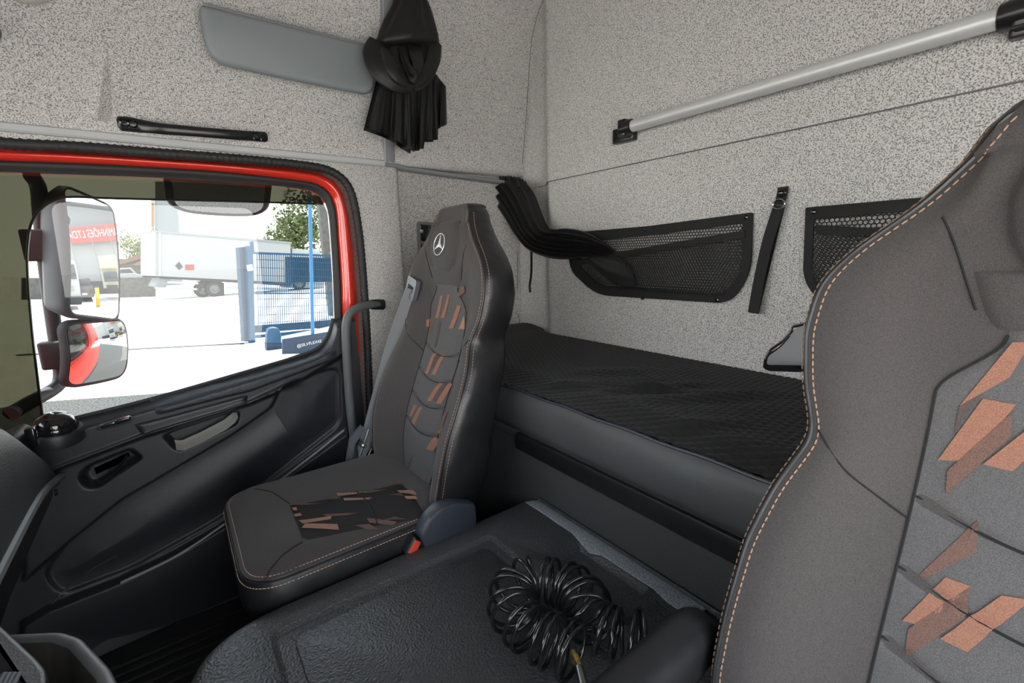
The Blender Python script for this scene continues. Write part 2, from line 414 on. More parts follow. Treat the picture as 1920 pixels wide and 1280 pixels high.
# outer skin of the door and cab side (red), seen in the lower mirror
g = G()
hole = [p + A(0, .055, 0) for p in gl]
sk = [A(-.9, 1.96, -1.55), A(1.6, 1.96, -1.55), A(1.6, 1.96, .45), A(-.9, 1.96, .45)]
g.fill([sk, hole]); g.grid([[p + A(0, -.05, 0), p] for p in hole + hole[:1]])
g.grid([[A(x, 1.96, .45), A(x, 1.80, 1.35)] for x in (-.9, 1.6)])
g.build('cab_outer_panel', MT['red'], kind='structure', label='red painted outer side of the cab', smooth=False)

# ---- inner door panel as one relief surface
def sdf(poly, U, V):
    P = np.array(poly, float); m = len(P); d = np.full(U.shape, 1e9); ins = np.zeros(U.shape, bool)
    for i in range(m):
        a, b = P[i], P[(i + 1) % m]; e = b - a; w0, w1 = U - a[0], V - a[1]
        t = np.clip((w0 * e[0] + w1 * e[1]) / (e @ e + 1e-9), 0, 1)
        d = np.minimum(d, np.hypot(w0 - t * e[0], w1 - t * e[1]))
        c = ((a[1] > V) != (b[1] > V)); x = (b[0] - a[0]) * (V - a[1]) / ((b[1] - a[1]) if abs(b[1] - a[1]) > 1e-9 else 1e-9) + a[0]
        ins ^= c & (U < x)
    return np.where(ins, -d, d)
def xz(px, Y): return [(lambda p: (p[0], p[2]))(onY(u, v, Y)) for u, v in px]
YD = 1.80
belt = np.array(xz(belt_px, YW)); belt = np.array(cat(belt, 6))
bx = np.r_[-.70, -.45, belt[:, 0], .60]; bz = np.r_[-.46, -.455, belt[:, 1], belt[-1, 1] + .01]
o_ = np.argsort(bx); bx, bz = bx[o_], bz[o_]
Xc = np.r_[np.linspace(-.68, .42, 230), np.linspace(.423, .575, 60)]
Sv = np.linspace(0, 1, 210)
XX = np.repeat(Xc[:, None], len(Sv), 1); ZB = np.interp(Xc, bx, bz)[:, None]
ZZ = -1.245 + (ZB + 1.245) * Sv[None, :]
upper = xz([(60, 780), (127, 760), (281, 730), (453, 690), (560, 655), (655, 600), (660, 660), (560, 722), (500, 745), (466, 759), (265, 821), (120, 876), (40, 910), (40, 790)], YD)
mid = xz([(40, 905), (120, 872), (265, 817), (466, 755), (520, 730), (533, 722), (512, 768), (435, 822), (353, 870), (226, 945), (120, 1030), (40, 1100)], YD)
ins = xz(rpoly([(533, 722), (643, 690), (646, 800), (530, 892), (410, 985), (250, 1075), (110, 1130), (75, 1090), (120, 1030), (226, 945), (353, 870), (435, 822), (512, 768)], 22), YD)
cup = xz(rpoly([(304, 822), (336, 808), (430, 778), (452, 776), (446, 800), (342, 851), (326, 846)], 8), YD)
latch = xz(rpoly([(143, 902), (158, 880), (243, 845), (268, 864), (180, 922), (158, 922)], 10), YD)
ledge = xz([(655, 812), (530, 903), (417, 994), (330, 1045), (226, 1096), (90, 1150), (40, 1180), (40, 1320), (660, 1320)], YD)
D = .028 + 0 * XX
D += .026 * sstep(.012, -.012, sdf(upper, XX, ZZ))
D += .016 * sstep(.006, -.006, sdf(mid, XX, ZZ))
si = sdf(ins, XX, ZZ)
D += -.010 * sstep(.004, -.006, si) + .012 * sstep(-.02, -.12, si)
D += -.045 * sstep(.002, -.012, sdf(cup, XX, ZZ))
D += -.042 * sstep(.003, -.016, sdf(latch, XX, ZZ))
sle = sdf(ledge, XX, ZZ)
D += .030 * sstep(.012, -.006, sle) - .035 * sstep(-.03, -.30, sle)
top = (ZB - ZZ)
D *= sstep(-.004, .022, top)
g = G(); P = np.stack([XX, YW + .018 - D, ZZ], 2); g.grid(P)
g.grid([[P[i, -1], P[i, -1] + A(0, .035, .002)] for i in range(len(Xc))])
g.build('door_panel', MT['door'], door, ang=80)
# soft insert of the panel (own colour): thin sheet just over its field
def sheet(name, poly_px, Y, m, parent, th=.004, bev=.0015, r=6, **kw):
    p2 = xz(rpoly(poly_px, r), Y); gg = G()
    gg.prism(p2, A(0, Y, 0), A(1, 0, 0), A(0, 0, 1), A(0, -1, 0), th, bev); return gg.build(name, m, parent, **kw)
# belt seal, a dark bead between glass and panel
g = G(); g.tube([A(x, 1.872, z + .004) for x, z in belt], .007, 8); g.build('belt_seal', MT['rubber'], door)
# textured pad and its pale lower edge
def dsurf(u, v, off=0.0):
    p = onY(u, v, YD); i = np.abs(Xc - p[0]).argmin(); zb = ZB[i, 0]; j = int(round((p[2] + 1.245) / (zb + 1.245) * (len(Sv) - 1)))
    j = max(0, min(len(Sv) - 1, j)); q = P_door[i, j]; return A(p[0], q[1] - off, p[2])
P_door = P
def dpatch(name, ta, tb, off, m, n=40, k=8, edge=.006, parent=door):
    a = resamp(ta, n); b = resamp(tb, n); rows = []
    for i in range(n):
        r = []
        for j in range(k + 1):
            t = j / k; q = lerp(a[i], b[i], t)
            e = min(t, 1 - t) * k / 1.2; e2 = min(i, n - 1 - i) / 1.5
            r.append(dsurf(q[0], q[1], off * min(1, e, e2) - .002))
        rows.append(r)
    gg = G(); gg.grid(rows); return gg.build(name, m, parent, ang=80)
dpatch('armrest_pad', [(278, 757), (380, 731), (486, 705), (560, 681), (634, 655)], [(293, 782), (380, 759), (427, 747), (470, 737), (560, 703), (636, 672)], .012, MT['pad'])
dpatch('grip_cover', [(249, 797), (300, 785), (427, 751), (467, 740)], [(265, 820), (330, 798), (400, 777), (466, 758)], .010, MT['door'])
dpatch('soft_insert', [(536, 730), (560, 722), (600, 708), (640, 697)], [(514, 775), (560, 850), (600, 830), (641, 792)], .003, MT['door2'], n=24, k=14)
# pull cup liner
g = G(); rows = []
for u, v in resamp([(330, 842), (345, 843), (380, 827), (425, 803), (441, 790), (446, 781)], 24):
    p = onY(u, v, YD); rows.append([A(p[0], 1.802, p[2] - .004), A(p[0], 1.812, p[2] + .004), A(p[0], 1.83, p[2] + .012), A(p[0] - .002, 1.835, p[2] + .022)])
g.grid(rows); g.build('pull_cup', MT['silver'], door, ang=80)
g = G(); g.tube(cat([dsurf(u, v, .001) for u, v in [(650, 811), (600, 850), (530, 902), (470, 950), (417, 992), (330, 1046), (226, 1097)]], 6), .005, 8); g.build('ledge_highlight', MT['strip'], door)  # pale tube added along the ledge lip as its painted highlight
g = G(); g.tube(cat([dsurf(u, v, .0) for u, v in [(215, 1055), (170, 1082), (130, 1112), (92, 1145)]], 6), .004, 8); g.build('pocket_edge_highlight', MT['pad'], door)  # slim tube standing in for the highlight on the pocket ridge
dpatch('latch_recess_shade', [(160, 890), (200, 871), (243, 852)], [(168, 914), (215, 893), (256, 868)], .002, MT['seam'], n=20, k=8)  # black sheet over the latch recess, its shade put into the colour
# latch lever
g = G(); pth = cat([onY(u, v, 1.80) for u, v in [(183, 905), (205, 894), (222, 880), (232, 864), (238, 852)]], 6)
g.tube(pth, np.linspace(.010, .006, len(pth)), 8, flat=.5); g.build('latch_handle', MT['blacks'], door)
# window switch
sw = sheet('switch_plate', [(182, 801), (187, 795), (240, 778), (250, 780), (252, 786), (244, 792), (190, 806), (182, 805)], 1.796, MT['pad'], door, th=.006, r=4)
sheet('switch_button', [(188, 796), (216, 788), (219, 794), (190, 802)], 1.792, MT['gloss'], sw, th=.010, bev=.003, r=3)
sheet('switch_button', [(216, 786), (244, 778), (247, 785), (219, 794)], 1.792, MT['gloss'], sw, th=.016, bev=.003, r=3)
# tweeter dome on its mount
c = onY(104, 806, 1.78)
g = G(); g.lathe([(.062, -.03), (.060, .0), (.054, .008), (.050, .008)], c, A(0.1, -.25, 1), 28); tw = g.build('tweeter_mount', MT['door'], door)
g = G(); g.lathe([(.050, .004), (.050, .014), (.046, .022), (.044, .022), (.042, .03), (.034, .042), (.018, .050), (.001, .052)], c, A(0.1, -.25, 1), 28); g.build('tweeter_dome', MT['gloss'], tw)
# dark front pillar foot beside the tweeter
g = G(); g.prism(rpoly([(-.62, -.62), (-.37, -.62), (-.372, -.50), (-.385, -.46), (-.40, -.445), (-.46, -.47), (-.62, -.52)], .02), A(0, 1.86, 0), A(1, 0, 0), A(0, 0, 1), A(0, -1, 0), .14, .02)
g.build('pillar_foot', MT['door'], door)

# ------------------------------------------------------------------ bunk
XB = .83
g = G(); g.box((XB + .03, .65, -.90), (.05, 2.5, .70)); g.build('wall_bulkhead', MT['carpet'], kind='structure', label='dark grey carpeted bulkhead below the bunk')
g = G(); g.box((1.13, .65, -.575), (.60, 2.5, .03), bev=.004)
g.build('bunk_base', MT['carpet'], kind='structure', label='carpeted base board under the bunk mattress')
g = G()
st = rpoly([(-.5, -.616), (1.108, -.616), (1.108, -.560), (-.5, -.560)], [.002, .008, .02, .002], 5)
g.prism(st, A(XB - .001, 0, 0), A(0, 1, 0), A(0, 0, 1), A(-1, 0, 0), .012, .003)
g.build('bunk_rail', MT['blacks'], label='long black metal rail under the bunk mattress', cat_='rail')
mt = thing('bunk_mattress', (1.1, .7, -.56), 'black quilted bunk mattress with grey vinyl sides along the rear wall', 'mattress')
XM0, XM1 = .818, 1.452
xs = np.linspace(XM0 + .006, XM1, 150); ys = np.linspace(-.1, 1.893, 480)
X2, Y2 = np.meshgrid(xs, ys, indexing='ij')
ph = .0235
q = np.abs(np.sin(PI * (X2 + .62 * Y2) / ph)) * np.abs(np.sin(PI * (X2 - .62 * Y2) / ph))
X2 = XM0 + (X2 - XM0) * (1.396 - XM0 + .052 * sstep(1.60, 1.72, Y2)) / (XM1 - XM0)
Z2 = -.418 + .030 * sstep(XM0, XM0 + .10, X2) + .012 * sstep(.9, 1.3, X2) + .0050 * np.sqrt(q + 1e-4)
Z2 += .018 * np.exp(-((Y2 - 1.82) / .10) ** 2)
for (xa, ya, xb, yb, w, h) in [(.92, .98, 1.12, .62, .018, .010), (.90, .86, 1.2, .66, .022, .008), (.88, 1.02, .98, .80, .02, .009), (.95, .72, 1.25, .50, .03, .008), (1.0, 1.05, 1.2, .85, .03, .006), (.86, .60, 1.0, .45, .025, .007)]:
    ex, ey = xb - xa, yb - ya; L = math.hypot(ex, ey); t = ((X2 - xa) * ex + (Y2 - ya) * ey) / L ** 2
    dd = ((X2 - xa) * ey - (Y2 - ya) * ex) / L
    Z2 += h * (np.exp(-(dd / w) ** 2) - .6 * np.exp(-((dd - w * 1.6) / w) ** 2)) * np.exp(-((t - .5) / .42) ** 4)
g = G(); g.grid(np.stack([X2, Y2, Z2], 2)); g.build('quilted_cover', MT['mattress'], mt, ang=80)
rows = []
for y in np.linspace(-.1, 1.893, 60):
    wv = .004 * math.sin(y * 9) + .002 * math.sin(y * 23)
    rows.append([A(XM0 + .030, y, -.562), A(XM0 + .010, y, -.556), A(XM0 + wv * .5, y, -.53), A(XM0 - .010 + wv, y, -.49), A(XM0 - .008 + wv, y, -.45), A(XM0, y, -.424), A(XM0 + .008, y, -.418)])
g = G(); g.grid(rows); g.build('mattress_side', MT['mattside'], mt, ang=80)
g = G(); g.tube([A(XM0 - .001, y, -.417 + .0015 * math.sin(y * 31)) for y in np.linspace(-.1, 1.89, 80)], .0042, 8); g.build('piping', MT['pad'], mt)

# ------------------------------------------------------------------ engine tunnel
ZT = -.755
tn = thing('engine_tunnel', (.4, .5, -1.25), 'dark grained plastic engine tunnel cover between the seats', 'engine cover')
ol = np.array(rpoly([(-.06, .30), (XB - .005, .30), (XB - .005, 1.045), (-.10, 1.045)], [.1, .03, .045, .20], 10))
ol = resamp(ol, 220, True)
rings = []
for ins_, z in ((-.06, -1.25), (-.02, -.95), (0, -.80), (.003, -.78), (.010, -.766), (.020, -.758), (.034, ZT)):
    rings.append([A(min(p[0], XB - .005), p[1], z) for p in pinset(ol, ins_)])
g = G(); g.grid(rings, close_v=True)
inner = rpoly([(.068, .36), (.615, .36), (.615, .957), (.062, .962)], [.02, .02, .03, .035], 6)
def plan(px, z=ZT): return [(lambda p: (p[0], p[1]))(onZ(u, v, z)) for u, v in px]
tray = rpoly(plan([(1031, 1045), (1088, 1014), (1220, 1104), (1178, 1160)]), .012, 4)
tray2 = rpoly(plan([(1176, 1153), (1226, 1106), (1275, 1138), (1240, 1190)]), .010, 4)
slab = pinset(ol, .034)
L3 = lambda P, z=ZT: [A(p[0], p[1], z) for p in P]
g.fill([L3(slab), L3(inner), L3(tray)])
def recess(gg, P, dep, w):
    P = np.array(P); r = [L3(P, ZT), L3(pinset(P, w * .15), ZT - dep * .15), L3(pinset(P, w * .8), ZT - dep * .9), L3(pinset(P, w), ZT - dep)]
    gg.grid(r, close_v=True); return r[-1]
b1 = recess(g, inner, .010, .014); g.fill([b1])
b2 = recess(g, tray, .016, .016); g.fill([b2])
g.build('tunnel_shell', MT['tunnel'], tn, ang=50)
g = G(); g.prism(rpoly([(.105, .40), (.578, .40), (.578, .922), (.102, .926)], .03, 6), A(0, 0, ZT - .0102), A(1, 0, 0), A(0, 1, 0), A(0, 0, 1), .004, .003); g.build('tunnel_lid', MT['tunnel'], tn, ang=50)
we = plan([(985, 941), (1008, 938), (1330, 1139), (1302, 1152), (1268, 1140), (1250, 1128), (1226, 1104), (1160, 1062), (1128, 1040), (1106, 1036), (1084, 1012), (1074, 1000), (1012, 958)], ZT + .001)
g = G(); g.prism(we, A(0, 0, ZT - .001), A(1, 0, 0), A(0, 1, 0), A(0, 0, 1), .004, .0015); g.build('worn_rear_edge', MT['tunnel_edge'], tn, ang=50)
g = G(); g.tube([A(XB - .006, y, ZT + .004) for y in np.linspace(.32, 1.0, 30)], .006, 6); g.build('rear_lip', MT['tunnel'], tn)
# floor mat beside the tunnel
g = G()
g.box((-.15, 1.45, -1.245), (.9, .62, .012), bev=.004)
for i in range(14): g.box((-.15, 1.18 + i * .042, -1.236), (.86, .014, .008))
g.build('floor_mat', MT['floor'], label='black ribbed rubber mat on the passenger floor', cat_='mat')
# seat base box under the passenger seat
# ------------------------------------------------------------------ seats
ZS = np.array([-.80, -.76, -.70, -.653, -.573, -.49, -.396, -.324, -.246, -.185, -.115, -.05, -.007, .044, .09, .125, .14])
XS = np.array([.515, .508, .507, .512, .522, .546, .587, .624, .655, .675, .688, .697, .707, .722, .733, .742, .748])
WS = np.array([.19, .21, .238, .252, .265, .266, .264, .250, .220, .243, .254, .245, .214, .156, .122, .106, .092])
DC = np.array([.045, .05, .055, .058, .060, .060, .056, .050, .045, .035, .024, .012, -.004, -.012, -.010, .0, .0])
_zd = np.linspace(-.80, .14, 189)
def _sm(a, k):
    d = np.interp(_zd, ZS, a); K = np.hanning(k + 2)[1:-1]; K /= K.sum(); h = k // 2
    return np.convolve(np.r_[np.full(h, d[0]), d, np.full(h, d[-1])], K, 'valid')[:len(_zd)]
_x, _w, _d = _sm(XS, 21), _sm(WS, 13), _sm(DC, 21)
_w[-14:] = np.interp(_zd, ZS, WS)[-14:]
def xf(z): return np.interp(z, _zd, _x)
def wf(z): return np.interp(z, _zd, _w)
def dcf(z): return np.interp(z, _zd, _d)
def prof_n(u, z):
    """depth (+X) of the front face behind the bolster edge line"""
    w = wf(z); a = abs(u)
    s = float(sstep(.108, w * .90, a))
    d = dcf(z) * (1 - s)
    d -= .004 * math.sin(PI * float(np.clip((a / w - .62) / .38, 0, 1)))       # bolster crown
    return d
def seat_pt(u, z, yc, off=0.0, dx=0.0):
    return A(xf(z) + prof_n(u, z) - off + dx, yc + u, z)
def seat_px(U, V, yc, dx=0.0, rec=None):
    """seat coordinates (u, z) of a point of the front face seen along a sight line"""
    r = ray(U, V); X = .65
    for _ in range(80):
        z = float(np.clip(X * r[2] / r[0], -.8, .14)); u = X * r[1] / r[0] - yc
        X = .6 * X + .4 * (xf(z) + prof_n(float(np.clip(u, -wf(z), wf(z))), z) + dx)
    return np.array([X * r[1] / r[0] - yc, X * r[2] / r[0]])
def dashes(g, path, step=.0095, ln=.0066, r=.0011):
    P = np.array(path); d = np.r_[0, np.cumsum(np.linalg.norm(np.diff(P, axis=0), axis=1))]
    t = 0.0
    I = lambda s: np.array([np.interp(s, d, P[:, k]) for k in range(3)])
    while t + ln < d[-1]:
        a, b = I(t), I(t + ln); g.tube([a, (a + b) / 2 + norm(a - b) * 0, b], [r * .7, r, r * .7], 5); t += step

def patch_uz(quad, yc, off, dx, nu=6, nv=14):
    q = [np.asarray(p, float) for p in quad]; rows = []
    for i in range(nu + 1):
        r = []
        for j in range(nv + 1):
            s, t = i / nu, j / nv; p = lerp(lerp(q[0], q[1], s), lerp(q[3], q[2], s), t); r.append(seat_pt(p[0], p[1], yc, off + groove(p[0], p[1]), dx))
        rows.append(r)
    return rows
GZ = [-.292, -.372, -.45, -.535]
def groove(u, z):
    o = 0.0
    for z0 in GZ:
        zc_ = z0 - .030 * (1 - (u / .13) ** 2); e = (z - zc_) / .007
        o -= .006 * math.exp(-e * e)
    return o + .004 * max(0, math.cos(u / .12 * PI / 2))

def wins(z): return .118 * (1 - .35 * float(sstep(-.62, -.775, z))) * (1 - .42 * float(sstep(-.175, -.10, z)))
def make_back(root, yc, dx, stripes):
    NF = 45; rows_f = []; rows_s = []
    zs = np.r_[np.linspace(-.80, .09, 120), np.linspace(.095, .14, 12)]
    tops = []
    for z in zs:
        w = wf(z)
        us = np.linspace(-1, 1, NF); us = np.sign(us) * (1 - (1 - np.abs(us)) ** 1.25) * w
        fr = [seat_pt(u, z, yc, 0, dx) for u in us]
        dep = float(np.interp(z, [-.8, -.6, -.4, -.12, 0, .08, .14], [.17, .19, .165, .135, .115, .10, .085]))
        X0 = xf(z) + dx
        rows_f.append(fr)
        sd = lambda s: [A(X0 + .004, yc + s * (w + .004), z), A(X0 + dep * .18, yc + s * (w + .012), z), A(X0 + dep * .5, yc + s * (w + .010), z),
                        A(X0 + dep * .82, yc + s * (w - .006), z), A(X0 + dep * .97, yc + s * (w - .03), z), A(X0 + dep, yc + s * max(.02, w - .06), z)]
        rows_s.append([fr[-1]] + sd(1) + sd(-1)[::-1] + [fr[0]])
    # round the top over backwards
    zt, wt = .14, wf(.14); X0 = xf(zt) + dx
    for k in range(1, 7):
        a = k / 6 * PI / 2; z = zt + .016 * math.sin(a); f = math.cos(a)
        fr = []
        us = np.linspace(-1, 1, NF); us = np.sign(us) * (1 - (1 - np.abs(us)) ** 1.25) * wt * (.55 + .45 * f)
        fr = [A(X0 + .022 * (1 - f), yc + u, z) for u in us]
        rows_f.append(fr)
        wk = wt * (.55 + .45 * f); dep = .085 - .022 * (1 - f); xx = X0 + .022 * (1 - f)
        sd = lambda s: [A(xx + .003, yc + s * (wk + .003 * f), z), A(xx + dep * .18, yc + s * (wk + .010 * f), z), A(xx + dep * .5, yc + s * (wk + .008 * f), z),
                        A(xx + dep * .82 * (.5 + .5 * f), yc + s * wk, z), A(xx + dep * .97 * (.5 + .5 * f), yc + s * wk * .8, z), A(xx + dep * (.5 + .5 * f), yc + s * wk * .5, z)]
        rows_s.append([fr[-1]] + sd(1) + sd(-1)[::-1] + [fr[0]])
    g = G(); g.grid(rows_f); front = g.build('backrest', MT['fabric'], root, ang=80)
    g = G(); g.grid(rows_s); g.add(rows_s[-1], [tuple(range(len(rows_s[-1])))]); g.add(rows_s[0], [tuple(range(len(rows_s[0])))])
    g.build('backrest_shell', MT['vinyl'], root, ang=70, label='black leatherette sides of the backrest')
    # centre insert
    rows = []
    for z in np.linspace(-.775, -.085, 190):
        wi = wins(z)
        r = []
        for u in np.linspace(-wi, wi, 25):
            e = min(1.0, (wi - abs(u)) / .010)
            r.append(seat_pt(u, z, yc, (.0015 + groove(u, z)) * e + .0005, dx))
        rows.append(r)
    g = G(); g.grid(rows); insert = g.build('centre_insert', MT['insert'], root, ang=80, label='grey melange centre panel with copper stripes')
    # seam lines of the insert: edges and cross channels
    def sm(pts, r): gg = G(); gg.tube(pts, r, 5); gg.build('seam', MT['seam'], root)
    for s in (-1, 1):
        sm([seat_pt(s * wins(z), z, yc, .0012, dx) for z in np.linspace(-.72, -.10, 70)], .0013)
    for z0 in GZ:
        sm([seat_pt(u, z0 - .030 * (1 - (u / .13) ** 2), yc, (.0015 + groove(u, z0 - .030 * (1 - (u / .13) ** 2))) * min(1.0, (.118 - abs(u)) / .010) + .0012, dx) for u in np.linspace(-.116, .116, 24)], .0017)
    for s in (-1, 1):
        sm(cat([seat_pt(s * u, z, yc, .0006, dx) for u, z in ((.118, -.325), (.15, -.305), (.18, -.278), (.205, -.250), (.217, -.237))], 5), .0013)
        sm(cat([seat_pt(s * u, z, yc, .0006, dx) for u, z in ((.135, .028), (.122, .0), (.108, -.04), (.096, -.075))], 5), .0013)
    # stripes
    for i_, (quad, m) in enumerate(stripes):
        g = G(); g.grid(patch_uz([seat_px(U, V, yc, dx) for U, V in quad], yc, .0028 + .00025 * (i_ % 5), dx)); g.build('stripe', MT[m], insert, ang=80)
    # head pad and the flap below it
    def padrows(hw, z0, z1, th, nz=24, nu=25, p=5):
        rows = []
        for i in range(nz + 1):
            t = i / nz; z = z0 + (z1 - z0) * t; r = []
            tt = abs(2 * t - 1)
            h = hw(t)
            for k in range(nu):
                s = -1 + 2 * k / (nu - 1)
                e = max(0, 1 - abs(s) ** p) ** .5 * max(0, 1 - tt ** (p * 2)) ** .5
                r.append(seat_pt(s * h, z, yc, -.003 + (th + .003) * e, dx))
            rows.append(r)
        return rows
    hw = lambda t: np.interp(t, [0, .04, .12, .35, .6, .85, .95, 1], [.046, .054, .062, .082, .088, .076, .068, .058])
    g = G(); g.grid(padrows(hw, -.055, .108, .016)); pad = g.build('head_pad', MT['fabric'], root, ang=80)
    hw2 = lambda t: np.interp(t, [0, .1, .3, 1], [.072, .084, .092, .108])
    g = G(); g.grid(padrows(hw2, -.098, -.03, .008, nz=14)); g.build('head_flap', MT['fabric'], root, ang=80)
    # emblem: three-pointed star in a ring
    c = seat_pt(0, .034, yc, .0185, dx); nn = norm(A(-1, 0, .25)); uu = A(0, 1, 0); vv = norm(np.cross(uu, nn)) * -1
    if vv[2] < 0: vv = -vv
    g = G(); R_ = .034
    g.tube([c + (uu * math.cos(a) + vv * math.sin(a)) * R_ for a in np.linspace(0, 2 * PI, 37)[:-1]], .0014, 6, closed=True)
    for k in range(3):
        a = PI / 2 + k * 2 * PI / 3; d = uu * math.cos(a) + vv * math.sin(a); t = uu * -math.sin(a) + vv * math.cos(a)
        b = c - nn * .0005
        d2 = uu * math.cos(a + PI / 3) + vv * math.sin(a + PI / 3); d3 = uu * math.cos(a - PI / 3) + vv * math.sin(a - PI / 3)
        g.add([c + nn * .003, b + d2 * .0075, b + d * R_, b + d3 * .0075], [(0, 1, 2), (0, 2, 3)])
    g.build('emblem', MT['emblem'], pad, smooth=False, label='chrome three-pointed star in a ring')
    # welt and twin stitching along both edges
    zz = np.r_[np.linspace(-.74, .13, 130)]
    e = [A(xf(z) + dx, yc + wf(z), z) for z in zz]; e2 = [A(xf(z) + dx, yc - wf(z), z) for z in zz]
    arc = [A(X0 + .012, yc + wt * s, .148) for s in np.linspace(.85, -.85, 9)]
    path = e + arc + e2[::-1]
    g = G(); g.tube(path, .0028, 6); g.build('welt', MT['vinyl'], root)
    g = G()
    for s in (1, -1):
        dashes(g, [seat_pt(s * (wf(z) - .009), z, yc, .0008, dx) for z in zz])
        dashes(g, [A(xf(z) + dx + .010, yc + s * (wf(z) + .0085), z) for z in zz])
    dashes(g, [p + A(-.006, 0, -.006) for p in arc])
    g.build('stitching', MT['thread'], root, kind='stuff')
    return insert

def make_cushion(root, yc, dx, stripes_px=None):
    ZC = -.70
    ol = np.array(rpoly([(.035, -.262), (.035, .262), (.575, .255), (.575, -.255)], [.10, .10, .05, .05], 10)); ol = resamp(ol, 200, True)
    P3 = lambda P, z: [A(p[0] + dx, yc + p[1], z) for p in P]
    def hz(x, y, s):
        return ZC + .022 * (1 - s ** 3) - .016 * math.exp(-((y) / .12) ** 2) * (1 - s ** 2) + .012 * math.exp(-((x - .10) / .07) ** 2) * (1 - s ** 4)
    g = G()
    rings = []
    for ins_, z in ((.05, ZC - .150), (.022, ZC - .146), (.006, ZC - .13), (-.004, ZC - .09), (-.005, ZC - .05), (.0, ZC - .018), (.004, ZC - .006)): rings.append(P3(pinset(ol, ins_), z))
    g.grid(rings, close_v=True); g.add(rings[0], [tuple(range(200))])
    g.build('cushion_side', MT['vinyl'], root, ang=70, label='black leatherette skirt of the cushion')
    edge = pinset(ol, .004); ctr = A(.32, 0)
    rings = []
    for s in np.r_[np.linspace(1, .9, 5), np.linspace(.88, .03, 34)]:
        q = [ctr + (p - ctr) * s for p in edge]
        rings.append([A(p[0] + dx, yc + p[1], hz(p[0], p[1], s) - .006 * float(sstep(.9, 1, s))) for p in q])
    g = G(); g.grid(rings, close_v=True); g.add(rings[-1], [tuple(range(200))])
    top = g.build('cushion', MT['fabric'], root, ang=80)
    def cz(x, y):
        d = A(x, y) - ctr; L = np.linalg.norm(d) + 1e-6
        # s from ray/outline
        best = 1.0; dirs = (edge - ctr); an = np.arctan2(dirs[:, 1], dirs[:, 0]); k = np.abs(np.angle(np.exp(1j * (an - math.atan2(d[1], d[0]))))).argmin()
        s = min(1.0, L / np.linalg.norm(dirs[k])); return hz(x, y, s)
    def cpt(U, V):
        p = onZ(U, V, ZC + .01); return p[:2]
    # welt and stitches
    g = G(); w = P3(pinset(ol, .002), ZC - .010); g.tube(w, .003, 6, closed=True); g.build('welt', MT['vinyl'], root)
    g = G()
    front = [p for p in range(200)]
    i1 = pinset(ol, .012); i2 = pinset(ol, -.003)
    dashes(g, [A(p[0] + dx, yc + p[1], ZC - .0025) for p in i1] + [A(i1[0][0] + dx, yc + i1[0][1], ZC - .0025)], .0085, .006, .0011)
    dashes(g, [A(p[0] + dx, yc + p[1], ZC - .021) for p in i2] + [A(i2[0][0] + dx, yc + i2[0][1], ZC - .021)], .0085, .006, .0011)
    g.build('stitching', MT['thread2'], root, kind='stuff')
    return cz, cpt, top

# ---- passenger seat
YP = 1.31
ps = thing('passenger_seat', (.32, YP, -1.2), 'black and grey passenger seat with copper stripes and a chrome star emblem', 'seat')
S_P = [
 ([(833, 506), (838, 506), (832, 521), (826, 520)], 'brown_dim'),
 ([(866, 537), (872, 535), (873, 548), (857, 560)], 'brown'),
 ([(829, 554), (834, 554), (825, 595), (818, 596)], 'orange'),
 ([(843, 552), (847, 553), (837, 595), (830, 595)], 'orange'),
 ([(860, 572), (867, 573), (853, 615), (845, 615)], 'orange'),
 ([(871, 592), (872.5, 595), (872.5, 617), (862, 616)], 'copper_pink'),
 ([(806, 597), (819, 594), (816, 600), (808, 632)], 'brown'),
 ([(801, 599), (806, 598), (806, 612), (801, 612)], 'orange'),
 ([(825, 600), (830, 601), (820, 650), (815, 650)], 'brown_dim'),
 ([(814, 662), (820, 662), (807, 700), (800, 699)], 'orange'),
 ([(829, 664), (835, 665), (820, 702), (812, 701)], 'orange'),
 ([(822, 664), (828, 664), (816, 690), (811, 690)], 'brown_dim'),
 ([(825, 716), (832, 718), (812, 752), (804, 750)], 'orange'),
 ([(842, 718), (850, 719), (829, 757), (820, 754)], 'orange'),
 ([(833, 718), (840, 719), (822, 752), (815, 750)], 'brown_dim'),
 ([(779, 757), (785, 760), (774, 780), (769, 778)], 'orange'),
 ([(789, 762), (795, 763), (781, 796), (773, 793)], 'orange'),
 ([(833, 775), (841, 770), (829, 805), (820, 812)], 'brown'),
 ([(822, 808), (831, 803), (813, 845), (802, 840)], 'orange'),
 ([(774, 856), (778, 854), (766, 890), (761, 892)], 'brown_dim'),
 ([(763, 888), (768, 887), (765, 912), (759, 905)], 'copper_pink'),
 ([(774, 896), (778, 896), (773, 921), (768, 916)], 'copper_pink'),
 ([(800, 888), (805, 882), (797, 906), (785, 915)], 'brown'),
 ([(783, 923), (792, 923), (788, 940), (780, 937)], 'copper_pink')]
make_back(ps, YP, 0.0, S_P)
cz, cpt, ctop = make_cushion(ps, YP, 0.0)
